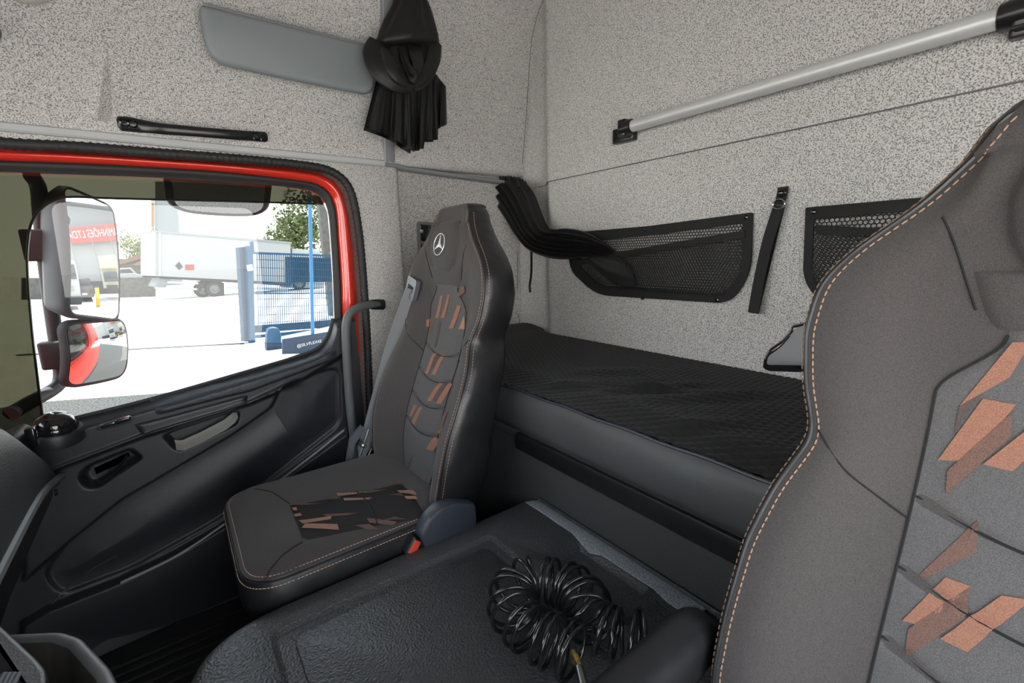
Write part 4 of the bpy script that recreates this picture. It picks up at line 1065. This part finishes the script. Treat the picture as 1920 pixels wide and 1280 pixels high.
# skirt under the knot
top_px = resamp(cat([(714, 136), (726, 148), (745, 156), (775, 160), (800, 148), (815, 138), (826, 150), (836, 162)], 6), 90)
bot_px = resamp([(688, 240), (700, 244), (722, 252), (745, 263), (760, 276), (777, 285), (780, 268), (783, 279), (794, 279), (797, 262), (806, 263), (821, 262), (822, 236), (827, 232), (830, 238), (838, 232)], 90)
def skirt(Y0, ph):
    rows = []
    for i in range(90):
        r = []
        for j in range(25):
            t = j / 24; p = lerp(top_px[i], bot_px[i], t)
            y = Y0 + .016 * (.3 + t) * math.sin(i * .42 + ph + .5 * t) + .008 * math.sin(i * 1.05 + 1 + ph) * t
            r.append(onY(p[0], p[1], y))
        rows.append(r)
    return rows
g = G(); sa = skirt(1.665, 0); g.grid(sa)
bkq = [[p + A(0, .035, 0) for p in r] for r in sa]; g.grid(bkq)
g.build('skirt', MT['cloth'], kn, ang=80)

c2 = thing('gathered_curtain', onX(1020, 560, 1.34), 'black gathered curtain sweeping from the rear corner into a mesh pocket', 'curtain')
Lp = cat([(902, 346), (922, 372), (945, 405), (966, 440), (990, 468), (1028, 483), (1062, 486), (1098, 482), (1130, 479), (1149, 474)], 7)
Rp = cat([(984, 340), (1002, 364), (1014, 395), (1027, 424), (1042, 430), (1058, 428), (1084, 431), (1110, 440), (1132, 453), (1151, 468)], 7)
XD = np.interp(np.linspace(0, 1, len(Lp)), [0, .2, .5, .8, 1], [1.355, 1.345, 1.325, 1.34, 1.365]); rows = []
for i in range(len(Lp)):
    f = i / (len(Lp) - 1); a_, b_ = onX(*Lp[i], XD[i]), onX(*Rp[i], XD[i]); c = (a_ + b_) / 2; e = (b_ - a_) / 2; r = []
    dp = .030 * min(1, np.linalg.norm(e) / .03)
    for j in range(160):
        t = 2 * PI * j / 160; x = math.cos(t); y_ = math.sin(t)
        fold = .55 + .45 * math.sin(11 * x * (1 + .15 * math.sin(3 * f)) * 1.6 + 1.5 * f + .8 * math.sin(4 * x + 3 * f))
        r.append(c + e * x + A(-dp * y_ * (fold if y_ > 0 else .6), 0, 0))
    rows.append(r)
L = rows; g = G(); g.grid(L, close_v=True); g.add(L[0], [tuple(range(160))]); g.add(L[-1], [tuple(range(160))]); g.build('gathered_cloth', MT['cloth'], c2, ang=60)
g = G()
for k in range(16):
    u = 906 + k * 5.2; v = 340 - 9 * math.sin(k / 15 * PI) + 2 * random.random()
    a = onX(u + 5, v + 16, 1.335 + .015 * (k % 3)); b = onX(u, v - 2, 1.335 + .015 * (k % 3)); g.tube([a, (a + b) / 2, b], [.009, .010, .007], 7, flat=.5)
g.build('ruffle', MT['cloth'], c2, kind='stuff')
ribbon(cat([onX(996, 465, 1.35), onX(996, 510, 1.352), onX(993, 535, 1.352), onX(994, 548, 1.352)], 5), .0075, MT['web'], 'tie_tape', c2)
swathe_ = cat([onX(1105, 480, 1.378), onX(1140, 500, 1.375), onX(1170, 512, 1.375), onX(1190, 520, 1.38)], 6)
secs = []
for i, p in enumerate(swathe_):
    f = i / (len(swathe_) - 1); w = .055 * math.sin(PI * (.12 + .78 * f)) ** .7
    secs.append((p, A(0, .25, 1) * w, A(-.008, 0, 0), 7, .1, f * 3))
L = loft(secs, 40); g = G(); g.grid(L, close_v=True); g.add(L[0], [tuple(range(40))]); g.add(L[-1], [tuple(range(40))]); g.build('curtain_tail', MT['cloth'], c2, ang=70)

# ------------------------------------------------------------------ coiled air hose on the tunnel
hs = thing('coiled_air_hose', (.42, .62, ZT), 'black coiled air hose lying on the engine tunnel', 'hose')
hp = [(1092, 1232), (1060, 1212), (1024, 1198), (985, 1172), (962, 1138), (968, 1104), (998, 1086), (1040, 1090), (1076, 1106), (1100, 1136), (1112, 1168), (1150, 1186), (1192, 1196), (1230, 1200)]
zc0 = ZT + .056
axis = resamp(cat([onZ(u, v, zc0) for u, v in hp], 10), 900)
turns = 24; P = []
N = A(0, 0, 1)
for i in range(900):
    f = i / 899; t = norm(axis[min(i + 1, 899)] - axis[max(i - 1, 0)]); s = norm(np.cross(t, A(0, 0, 1))); R_ = .050 * (1 - .10 * math.sin(9 * f) ** 2)
    a = 2 * PI * turns * f
    P.append(axis[i] + (s * math.cos(a) + A(0, 0, 1) * math.sin(a)) * R_ + t * .006 * math.sin(a * .5))
g = G(); g.tube(P, .0042, 7); g.build('hose_coil', MT['hose'], hs, ang=80)
c = onZ(1086, 1250, ZT + .03)
g = G(); g.lathe([(.001, .0), (.007, .0), (.007, .012), (.009, .012), (.009, .02), (.006, .02), (.006, .03), (.001, .03)], c, norm(A(.35, .9, .1)), 6); g.build('brass_fitting', MT['brass'], hs, ang=20)
g = G(); g.tube([c, c + A(-.03, -.05, -.004), c + A(-.05, -.10, -.006)], [.007, .010, .011], 10); g.build('hose_end', MT['steel'], hs)

# ------------------------------------------------------------------ outside
ZG = -2.35
O = {}
O['conc'] = mat('yard_concrete', (.56, .53, .49), .9, spec=.2, tex=(1.6, (.48, .455, .42), .35, .65))
O['asph'] = mat('worn_asphalt', (.085, .082, .079), .9, spec=.2, tex=(34, (.022, .022, .021), .40, .60), bump=(60, .6, .01, 'noise'))
O['wht'] = mat('truck_white', (.22, .22, .22), .5)
O['wht2'] = mat('bright_white_paint', (.26, .26, .25), .5)
O['grey'] = mat('pale_grey_render', (.17, .18, .18), .8)
O['dark'] = mat('dark_chassis', (.012, .013, .015), .7)
O['tyre'] = mat('tyre_rubber', (.010, .010, .011), .8)
O['hub'] = mat('wheel_hub', (.10, .10, .10), .5)
O['blue'] = mat('blue_gate_paint', (.006, .052, .110), .45)
O['navy'] = mat('navy_panel', (.010, .022, .050), .6)
O['blue2'] = mat('blue_sheet', (.007, .034, .070), .6)
O['leaf'] = mat('leaf_green', (.11, .13, .035), .8, tex=(3.0, (.040, .058, .014), .38, .62))
O['leaf2'] = mat('leaf_yellow_green', (.15, .17, .018), .8, tex=(3.0, (.050, .070, .008), .38, .62))
O['bark'] = mat('bark', (.03, .024, .018), .9)
O['tile'] = mat('clay_roof_tile', (.14, .075, .045), .8)
O['wall'] = mat('house_wall', (.09, .088, .08), .9)
O['pole'] = mat('concrete_pole', (.085, .080, .072), .9, tex=(5, (.06, .057, .052), .4, .6))
O['rmark'] = mat('red_placard', (.20, .02, .012), .6)
O['bmark'] = mat('dark_placard', (.012, .014, .018), .6)
O['omark'] = mat('orange_sign', (.20, .08, .01), .6)
O['banner'] = mat('red_banner', (.40, .045, .03), .5)
O['yell'] = mat('yellow_bollard', (.40, .24, .01), .5)
O['glassd'] = mat('dark_vehicle_glass', (.02, .03, .035), .1)
O['carblk'] = mat('black_car_paint', (.010, .010, .011), .2, coat=.5)
O['cream'] = mat('cream_paint', (.30, .27, .20), .5)
O['txt'] = mat('white_lettering', (.42, .42, .41), .6)
g = G(); g.add([A(-150, -150, ZG), A(150, -150, ZG), A(150, 150, ZG), A(-150, 150, ZG)], [(0, 1, 2, 3)]); g.build('ground', O['conc'], kind='structure', label='sunlit pale concrete yard and street', smooth=False)
g = G(); a = onZ(40, 760, ZG); g.add([A(-14, 1.0, ZG + .012), A(14, 1.0, ZG + .012), onZ(700, 690, ZG + .012), onZ(300, 737, ZG + .012), onZ(90, 752, ZG + .012), A(-14, 12.2, ZG + .012)], [(0, 1, 2, 3, 4, 5)]); g.build('apron', O['asph'], kind='structure', label='rough grey paving next to the truck', smooth=False)
# drain channel across the driveway
g = G(); a, b = onZ(35, 666, ZG), onZ(460, 644, ZG); n = 70
for i in range(n):
    p = lerp(a, b, i / n); g.box(p + A(0, 0, .01), (.09, .16, .02))
g.build('drain_grate', O['dark'], kind='stuff', label='dark slots of the drain channel across the driveway', cat_='drain')

def plane_pts(px, p0, a):
    """points of the vertical plane through p0 along horizontal direction a, seen along sight lines"""
    nrm = norm(A(-a[1], a[0], 0)); d = nrm @ p0
    return [onP(u, v, nrm, d) for u, v in px], nrm
def slab(px, p0, a, depth, m, name, par, bev=0.0, **k):
    P, n_ = plane_pts(px, p0, a); a3 = norm(A(a[0], a[1], 0)); o = P[0]
    if n_ @ o < 0: n_ = -n_
    gg = G(); gg.prism([((p - o) @ a3, p[2] - o[2]) for p in P], o, a3, A(0, 0, 1), n_, depth, bev, both=bev > 0); return gg.build(name, m, par, **k)
# ---- passing box truck
T0 = onY(283, 556, 36.0); T0[2] = ZG; T1 = onY(545, 556, 38.0); ta = norm(A(T1[0] - T0[0], T1[1] - T0[1], 0)); tb = A(-ta[1], ta[0], 0)
bt = thing('box_truck', A(*((T0 + T1) / 2)[:2], ZG), 'white box truck driving past on the street', 'truck')
slab([(283, 434), (545, 456), (545, 530), (283, 517)], T0, ta, 2.5, O['wht'], 'cargo_box', bt, .03)
slab([(282, 431), (547, 453.5), (547, 457), (282, 435)], T0 - tb * .05, ta, 2.6, O['grey'], 'roof_edge', bt)
slab([(284, 434), (292, 434.7), (292, 517), (284, 517)], T0 - tb * .06, ta, .1, O['wht2'], 'rear_post', bt)
slab([(297, 436), (302, 436.3), (302, 517), (297, 517)], T0 - tb * .05, ta, .1, O['wht2'], 'side_post', bt)
slab([(300, 515), (545, 528), (545, 536), (300, 522)], T0 + tb * .15, ta, 2.0, O['dark'], 'chassis', bt)
slab([(314, 527), (372, 529), (372, 533), (314, 531)], T0, ta, .08, O['wht2'], 'side_guard', bt)
slab([(290, 538), (370, 540), (370, 544), (290, 541)], T0, ta, .08, O['wht2'], 'side_guard', bt)
slab([(425, 536), (540, 540), (540, 545), (425, 541)], T0, ta, .08, O['wht2'], 'side_guard', bt)
slab([(300, 518), (322, 520), (310, 540), (290, 537)], T0 + tb * .3, ta, 1.6, O['grey'], 'rear_underrun', bt)
slab([(336, 491), (343, 500), (336, 506), (329, 498)], T0 - tb * .05, ta, .06, O['bmark'], 'placard', bt)
slab([(348, 496), (364, 496), (364, 506), (348, 506)], T0 - tb * .05, ta, .06, O['rmark'], 'placard', bt)
slab([(548, 466), (600, 470), (608, 500), (608, 540), (548, 540)], T0 + tb * .1, ta, 2.2, O['wht'], 'truck_cab', bt, .05)
for (u, v, off) in ((384, 546, .3), (403, 546, 0.0), (563, 546, 0.0)):
    P, n_ = plane_pts([(u, v)], T0, ta); c = P[0] + tb * off
    c[2] = ZG + .50
    g = G(); g.lathe([(.30, -.02), (.46, -.02), (.50, .03), (.50, .25), (.46, .30), (.01, .30)], c + tb * .02, tb, 24); w_ = g.build('wheel', O['tyre'], bt)
    g = G(); g.lathe([(.01, -.02), (.10, -.03), (.12, .04), (.24, .05), (.28, -.01), (.31, -.01)], c + tb * .02, tb, 20); g.build('hub', O['hub'], w_)
slab([(372, 528), (398, 524), (420, 530), (421, 555), (372, 545)], T0 + tb * .35, ta, .5, O['dark'], 'axle_block', bt)
# ---- blue gate
G0 = onZ(478, 640, ZG); G1 = onZ(623, 604, ZG + .12); ga = norm(A(G1[0] - G0[0], G1[1] - G0[1], 0))
gt = thing('sliding_gate', A(*((G0 + G1) / 2)[:2], ZG), 'blue steel mesh gate beside the driveway', 'gate')
def gslab(px, d, m, nm, off=0.0, **k): return slab(px, G0 + off * norm(A(ga[1], -ga[0], 0)), ga, d, m, nm, gt, **k)
gslab([(448, 464), (462, 462), (470, 640), (458, 640)], .14, O['blue2'], 'post')
gslab([(463, 461), (474, 461), (479, 643), (470, 643)], .10, O['blue'], 'post', off=.12)
gslab([(474, 472), (640, 478), (640, 482), (474, 476)], .06, O['blue'], 'top_rail')
gslab([(480, 610), (640, 598), (640, 612), (480, 624)], .06, O['blue2'], 'bottom_rail')
gslab([(480, 628), (640, 612), (640, 618), (480, 634)], .06, O['blue'], 'track')
gslab([(480, 549), (640, 548), (640, 550.5), (480, 551.5)], .05, O['blue'], 'mid_rail')
gslab([(470, 453), (475, 452), (477, 472), (472, 472)], .06, O['blue'], 'top_stub')
gslab([(463, 497), (473, 495), (475, 507), (465, 508)], .02, O['txt'], 'notice', off=.14)
gm = G(); a3 = ga
for i in range(38):
    u = 482 + i * 4.1
    P, n_ = plane_pts([(u, 474 + (u - 474) * .035), (u + 3, 617 - (u - 480) * .085)], G0, ga); gm.tube(P, .012, 4, caps=False)
for k in range(9):
    v0 = 486 + k * 15
    P, n_ = plane_pts([(480, v0), (640, v0 + (8 - 2.2 * k))], G0, ga); gm.tube(P, .010, 4, caps=False)
gm.build('wire_mesh', O['blue'], gt, kind='stuff')
gb = slab([(536, 481), (640, 484), (640, 528), (536, 530)], G0 - .08 * norm(A(ga[1], -ga[0], 0)), ga, .05, O['blue2'], 'infill_board', gt)
# gate motor
m0 = onZ(515, 655, ZG); mo = thing('gate_motor', m0, 'small bright blue gate motor housing at the foot of the gate', 'motor')
P_, n_ = plane_pts([(500, 650), (500, 628), (503, 617), (512, 614), (522, 615), (527, 624), (529, 650)], m0, A(1, 0, 0)); o = P_[0]
g = G(); g.prism(rpoly([(p[0] - o[0], p[2] - o[2]) for p in P_], .03, 3), o, A(1, 0, 0), A(0, 0, 1), A(0, 1, 0), .28, .03, both=True); g.build('motor_cover', O['blue'], mo)
P_, n_ = plane_pts([(500, 644), (535, 644), (535, 662), (500, 656)], m0 - A(0, .03, 0), A(1, 0, 0)); o = P_[0]
g = G(); g.prism([(p[0] - o[0], p[2] - o[2]) for p in P_], o, A(1, 0, 0), A(0, 0, 1), A(0, 1, 0), .34, .01, both=True); g.build('motor_foot', O['navy'], mo)
# navy low panel with lettering
s0 = onZ(560, 664, ZG); slb = slab([(530, 636), (650, 616), (650, 660), (530, 664)], s0, A(1, .18, 0), .05, O['navy'], 'low_sign_wall', None, label='low navy panel with white lettering behind the blue pole', cat_='sign')
def text(body, size, o, ux, uz, m, name, par, ext=.004):
    cu = bpy.data.curves.new(name, 'FONT'); cu.body = body; cu.size = size; cu.extrude = ext; cu.align_x = 'CENTER'; cu.align_y = 'CENTER'
    fo = bpy.data.objects.new('tmp', cu); me = bpy.data.meshes.new_from_object(fo); bpy.data.objects.remove(fo)
    ux, uz = norm(ux), norm(uz); nn = np.cross(ux, uz)
    gg = G(); gg.add([np.asarray(o) + ux * v.co.x + uz * v.co.y + nn * v.co.z for v in me.vertices], [tuple(p.vertices) for p in me.polygons])
    return gg.build(name, m, par, smooth=False)
P_, n_ = plane_pts([(580, 644)], s0 - A(0, .03, 0), A(1, .18, 0))
text('@SILVFLEX42', .105, P_[0], A(1, .18, 0.06), A(0, 0, 1), O['txt'], 'lettering', slb)
# blue pole
p0 = onZ(587, 657, ZG); p1 = onY(580, 330, p0[1])
g = G(); g.tube([p0, p1], .045, 10); g.build('blue_pole', mat('bright_blue_paint', (.02, .13, .28), .4), label='slim bright blue pole in front of the gate', cat_='pole')
# concrete utility pole
c0 = onZ(612, 592, ZG); c1 = onY(608, 250, c0[1])
g = G(); g.box((c0 + c1) / 2, (.42, .42, c1[2] - c0[2]), bev=.04); g.build('utility_pole', O['pole'], label='grey concrete utility pole behind the gate', cat_='pole')
# trees
def tree(name, c, rad, nleaf, m, label, tr=.16, trunk_to=ZG):
    t = thing(name, A(c[0], c[1], trunk_to), label, 'tree')
    g = G(); V, Fc = [], []
    rs = np.random.RandomState(int(abs(c[0] * 10)) + 3)
    cl = [(c + rs.normal(0, 1, 3) * rad * .42, .34 * rad.mean() * (1 + .4 * rs.rand())) for _ in range(26)]
    for i in range(nleaf):
        cc, r0 = cl[rs.randint(len(cl))]; d = norm(rs.normal(0, 1, 3)); p = cc + d * r0 * (.75 + .3 * rs.rand())
        u = norm(rs.normal(0, 1, 3)); w = norm(np.cross(u, d) + .3 * rs.normal(0, 1, 3)); s = rad.mean() * .055 * (.6 + .8 * rs.rand())
        b = len(V); V += [p - u * s, p + w * s * .5, p + u * s, p - w * s * .5]; Fc.append((b, b + 1, b + 2, b + 3))
    g.add(V, Fc); g.build('foliage', m, t, smooth=False, kind='stuff')
    g = G(); g.tube([A(c[0], c[1], trunk_to), A(c[0] + .1, c[1], c[2] - rad[2] * .3), c + A(0, 0, rad[2] * .4)], [tr, tr * .8, tr * .3], 8)
    for k in range(5):
        a = k * 1.26; g.tube([A(c[0], c[1], c[2] - rad[2] * .4), c + A(math.cos(a), math.sin(a), .4) * rad * .6], [tr * .45, tr * .15], 6)
    g.build('trunk', O['bark'], t)
tree('leafy_tree', onY(556, 428, 52.0), A(3.6, 2.8, 3.9), 5200, O['leaf'], 'loose green tree rising behind the gate')
tree('round_tree', onY(258, 470, 52.0), A(2.2, 2.0, 1.5), 3000, O['leaf2'], 'yellow green tree behind the tiled roof beside the mirror')
# house with a tiled roof, between mirror and truck
h0 = onZ(255, 530, ZG); h0 = onY(255, 530, 46.0); h0[2] = ZG
hs_ = thing('house', h0, 'low house with a clay tile roof behind the box truck', 'house')
ah = A(1, .05, 0)
slab([(222, 485), (290, 485), (290, 525), (222, 525)], h0, ah, 4, O['wall'], 'wall', hs_)
slab([(215, 492), (285, 468), (300, 468), (300, 476), (262, 486), (215, 498)], h0 - A(0, .6, 0), ah, 4.5, O['tile'], 'roof', hs_)
slab([(246, 497), (282, 480), (300, 480), (300, 498)], h0 - A(0, 1.2, 0), ah, 1.0, O['tile'], 'porch_roof', hs_)
slab([(262, 498), (266, 498), (266, 525), (262, 525)], h0 - A(0, 1.0, 0), ah, .3, O['pole'], 'porch_post', hs_)
slab([(270, 500), (284, 500), (284, 522), (270, 522)], h0 - A(0, .05, 0), ah, .1, O['dark'], 'doorway', hs_)
g = slab([(40, 521), (292, 520), (292, 556), (40, 562)], h0 - A(0, 6, 0), ah, .3, O['pole'], 'street_wall', None, label='low grey wall across the street', cat_='wall')
# white car parked by the house
cr = thing('parked_car', h0 - A(0, 4, 0), 'white car parked in front of the house', 'car')
slab([(222, 513), (250, 512), (266, 516), (268, 541), (222, 541)], h0 - A(0, 4.6, 0), ah, 1.7, O['wht2'], 'car_body', cr, .05)
slab([(225, 503), (245, 502), (255, 512), (222, 513)], h0 - A(0, 4.4, 0), ah, 1.4, O['wht2'], 'cabin', cr, .04)
slab([(226, 505), (243, 504), (250, 511), (224, 511)], h0 - A(0, 4.45, 0), ah, .1, O['glassd'], 'side_window', cr)
# tall building behind the truck
b0 = onY(315, 500, 60.0); b0[2] = ZG
bd = thing('tall_building', b0, 'tall pale grey building with an orange sign behind the truck', 'building')
slab([(291, 340), (330, 340), (344, 545), (291, 545)], b0, A(1, 0, 0), 6, O['grey'], 'facade', bd)
slab([(283, 372), (291, 372), (291, 545), (283, 545)], b0 - A(0, .1, 0), A(1, 0, 0), .4, O['wht2'], 'corner_pier', bd)
slab([(284.5, 381), (287.5, 381), (287.5, 425), (284.5, 425)], b0 - A(0, .3, 0), A(1, 0, 0), .2, O['omark'], 'orange_sign', bd)

# ------------------------------------------------------------------ door mirrors
def mproj(p):
    c = RM.T @ p; return A(960 + F * c[0] / c[2], 640 + F * c[1] / c[2])
def mirror_unit(name, label, C, r, wpx, hpx, R, rad, dep, taper, m, lean=0.0, rim=.012):
    v = norm(C); n_ = norm(norm(r) - v); t = norm(np.cross(A(0, 0, 1), n_)); up = np.cross(n_, t)
    if (mproj(C + t * .01) - mproj(C))[0] < 0: t = -t
    best = None
    for th_ in np.linspace(-.5, .5, 201):      # tilt of the unit in its own plane
        u2 = up * math.cos(th_) + t * math.sin(th_); d_ = mproj(C + u2 * .02) - mproj(C - u2 * .02); e_ = abs(d_[0] / d_[1] - lean)
        if best is None or e_ < best[0]: best = (e_, th_)
    th_ = best[1]; up, t = up * math.cos(th_) + t * math.sin(th_), t * math.cos(th_) - up * math.sin(th_)
    sx = np.linalg.norm(mproj(C + t * .02) - mproj(C - t * .02)) / .04; sy = np.linalg.norm(mproj(C + up * .02) - mproj(C - up * .02)) / .04
    hw, hh = wpx / sx / 2, hpx / sy / 2
    th = thing(name, C - A(0, 0, hh), label, 'mirror', group='mirrors on the passenger door')
    ol = np.array(resamp(rpoly([(-hw, -hh), (hw, -hh), (hw, hh), (-hw, hh)], rad, 8), 96, True))
    def sph(p): return C + t * p[0] + up * p[1] - n_ * (p[0] ** 2 + p[1] ** 2) / (2 * R)
    g = G(); g.grid([[sph(p * s) for p in ol] for s in np.linspace(1, .02, 26)], close_v=True); g.add([sph(p * .02) for p in ol], [tuple(range(96))]); g.build('mirror_glass', m, th, ang=180)
    g = G(); rings = [(.0, -.002, 1.0), (-rim * .5, .002, 1), (-rim, -.002, 1), (-rim - .001, -.02, 1), (-.006, -dep * .45, .99), (.01, -dep * .8, taper), (.03, -dep, taper * .97)]
    L = []
    for ins_, h, s in rings:
        q = pinset(ol, ins_) * s; L.append([C + t * p[0] + up * p[1] + n_ * (h - (p @ p) / (2 * R) * (1 if h > -.03 else 0)) for p in q])
    g.grid(L, close_v=True); g.add(L[-1], [tuple(range(96))]); g.build('mirror_housing', MT['housing'], th, ang=60)
    return th, n_, t, up, hw, hh
CM = onY(181, 481, 2.20)
az = math.radians(25.0)
mm, nM, tM, uM, hwM, hhM = mirror_unit('door_mirror', 'tall rectangular door mirror outside the passenger window', CM, A(math.cos(az), math.sin(az), .045), 92, 222, 2.0, .03, .12, .96, MT['mirror'], lean=.05)
CWm = onY(196, 660, 2.17)
mirror_unit('wide_angle_mirror', 'smaller wide-angle mirror below the tall door mirror', CWm, A(.95, .02, -.30), 106, 108, .34, .035, .10, .85, MT['mirror2'], lean=.02)
CK = onY(415, 366, 2.13)
km = mirror_unit('kerb_mirror', 'kerb-view mirror hanging outside the top of the passenger window', CK, A(.05, .25, -.97), 172, 76, .9, .06, .06, .9, MT['mirror'], lean=.0, rim=.024)[0]
g = G(); g.tube([CK + A(0, .05, .05), CK + A(0, -.02, .14), A(CK[0], 1.96, CK[2] + .2)], .02, 8); g.build('bracket', MT['blacks'], km)
# carrier tube of the two mirrors
ma = thing('mirror_arm', onY(80, 740, 2.1), 'black tubular arm carrying the two door mirrors', 'mirror arm')
P = cat([onY(60, 330, 2.06), onY(72, 352, 2.18), onY(76, 400, 2.24), onY(84, 480, 2.25), onY(94, 560, 2.25), onY(104, 630, 2.25), onY(113, 685, 2.24), onY(112, 716, 2.22), onY(96, 732, 2.16), onY(60, 752, 2.06), onY(20, 775, 1.98)], 6)
g = G(); g.tube(P, .021, 12); g.build('arm_tube', MT['housing'], ma, ang=70)
for (u, v, w, h) in ((82, 460, 44, 50), (108, 664, 38, 46)):
    g = G(); g.box(onY(u, v, 2.225), (w * .0023, .06, h * .0021), bev=.012); g.build('mirror_clamp', MT['housing'], ma, ang=60)
# smoked wind deflector outside the glass
g = G(); W_ = [onY(u, v, 1.985) for u, v in [(-80, 300), (12, 306), (300, 318), (612, 338), (624, 383), (420, 377), (217, 372), (135, 369), (104, 375), (78, 390), (60, 415), (53, 450), (51, 500), (58, 600), (68, 690), (82, 800), (-80, 800)]]
g.fill([W_]); wdf = g.build('wind_deflector', MT['tint'], label='smoked wind deflector along the top and front of the passenger window', cat_='deflector', smooth=False)
g = G(); g.tube(cat(W_[4:16], 4), .0035, 6); g.build('deflector_edge', MT['gloss'], wdf)

# ------------------------------------------------------------------ the yard behind the cab (seen in the mirrors)
def mdir(deg, d): a = math.radians(deg); return A(CM[0] + d * math.cos(a), CM[1] + d * math.sin(a), ZG)
bx0 = mdir(25, 26); fx = A(math.cos(az), math.sin(az), 0); fy = A(-math.sin(az), math.cos(az), 0)    # fx: away, fy: towards +Y
wh = thing('warehouse', bx0, 'pale warehouse with a red name banner, reflected in the tall mirror', 'building')
def wbox(c, s, m, nm, par): g = G(); Rm = np.stack([fx, fy, A(0, 0, 1)], 1); g.box(bx0 + fx * c[0] + fy * c[1] + A(0, 0, c[2]), s, R=Rm); return g.build(nm, m, par)
wbox((0, 0, 3.2), (.4, 34, 6.4), O['wht2'], 'wall', wh)
g = G(); Lr = [bx0 + fy * -9 - fx * .8 + A(0, 0, 9.6), bx0 + fy * 11 - fx * .8 + A(0, 0, 6.9)]
g.tube(Lr, .22, 8); g.build('roof_beam', O['dark'], wh)
g = G(); g.add([bx0 + fy * -9 + A(0, 0, 6.3), bx0 + fy * 11 + A(0, 0, 6.3), bx0 + fy * 11 + A(0, 0, 6.9), bx0 + fy * -9 + A(0, 0, 9.6)], [(0, 1, 2, 3)]); g.build('gable', O['grey'], wh)
bn = wbox((-.9, 3.2, 5.6), (.15, 14.8, 1.5), O['banner'], 'banner', wh)
text('CENTRAL CAMINHÕES LTDA', 1.0, bx0 - fx * 1.05 + fy * 3.4 + A(0, 0, 5.6), -fy, A(0, 0, 1), O['txt'], 'banner_lettering', bn)
for k in range(7): wbox((-1.0, -9 + 3 * k, 3.2), (.12, .12, 6.4), O['grey'], 'column', wh)
wbox((-1.1, 0, .6), (.3, 24, 1.2), O['dark'], 'plinth', wh)
def vehicle(nm, label, cat_, p, body):
    t = thing(nm, p, label, cat_); d = norm(A(p[0] - CM[0], p[1] - CM[1], 0)); s = A(-d[1], d[0], 0); Rm = np.stack([d, s, A(0, 0, 1)], 1)
    for n2, c, sz, m, bev in body: g = G(); g.box(p + d * c[0] + s * c[1] + A(0, 0, c[2]), sz, R=Rm, bev=bev); g.build(n2, m, t)
vehicle('parked_truck', 'white truck front reflected at the left of the tall mirror', 'truck', mdir(13.4, 15), [
    ('cab_body', (1.0, 0, 1.75), (2.0, 2.3, 2.3), O['wht2'], .15), ('windscreen', (-.03, 0, 2.25), (.1, 2.0, .85), O['glassd'], .02), ('bumper', (-.05, 0, .55), (.2, 2.3, .5), O['dark'], .04), ('grille', (-.03, 0, 1.25), (.1, 1.3, .3), O['grey'], .02)])
vehicle('dark_car', 'dark car front reflected in the tall mirror', 'car', mdir(19.0, 18.5), [
    ('car_body', (2.0, 0, .75), (4.0, 1.9, .8), O['carblk'], .1), ('cabin', (2.2, 0, 1.35), (2.2, 1.6, .6), O['glassd'], .12), ('number_plate', (-.02, 0, .6), (.06, .5, .14), O['txt'], 0)])
vehicle('yellow_bollard', 'yellow bollard reflected beside the dark car', 'bollard', mdir(23.0, 16), [('bollard_post', (0, 0, .6), (.4, .4, 1.2), O['yell'], .05), ('bollard_cap', (0, 0, 1.24), (.3, .3, .08), O['dark'], .02)])
vehicle('motorhome', 'cream motorhome front reflected at the right of the tall mirror', 'motorhome', mdir(28.6, 19), [
    ('body', (1.6, 0, 2.0), (3.0, 2.2, 2.2), O['cream'], .15), ('overcab', (.2, 0, 2.8), (1.4, 2.2, .9), O['cream'], .12), ('windscreen', (-.02, 0, 1.75), (.1, 1.7, .7), O['glassd'], .03), ('grille', (-.04, 0, .9), (.1, 1.4, .5), O['dark'], .03)])
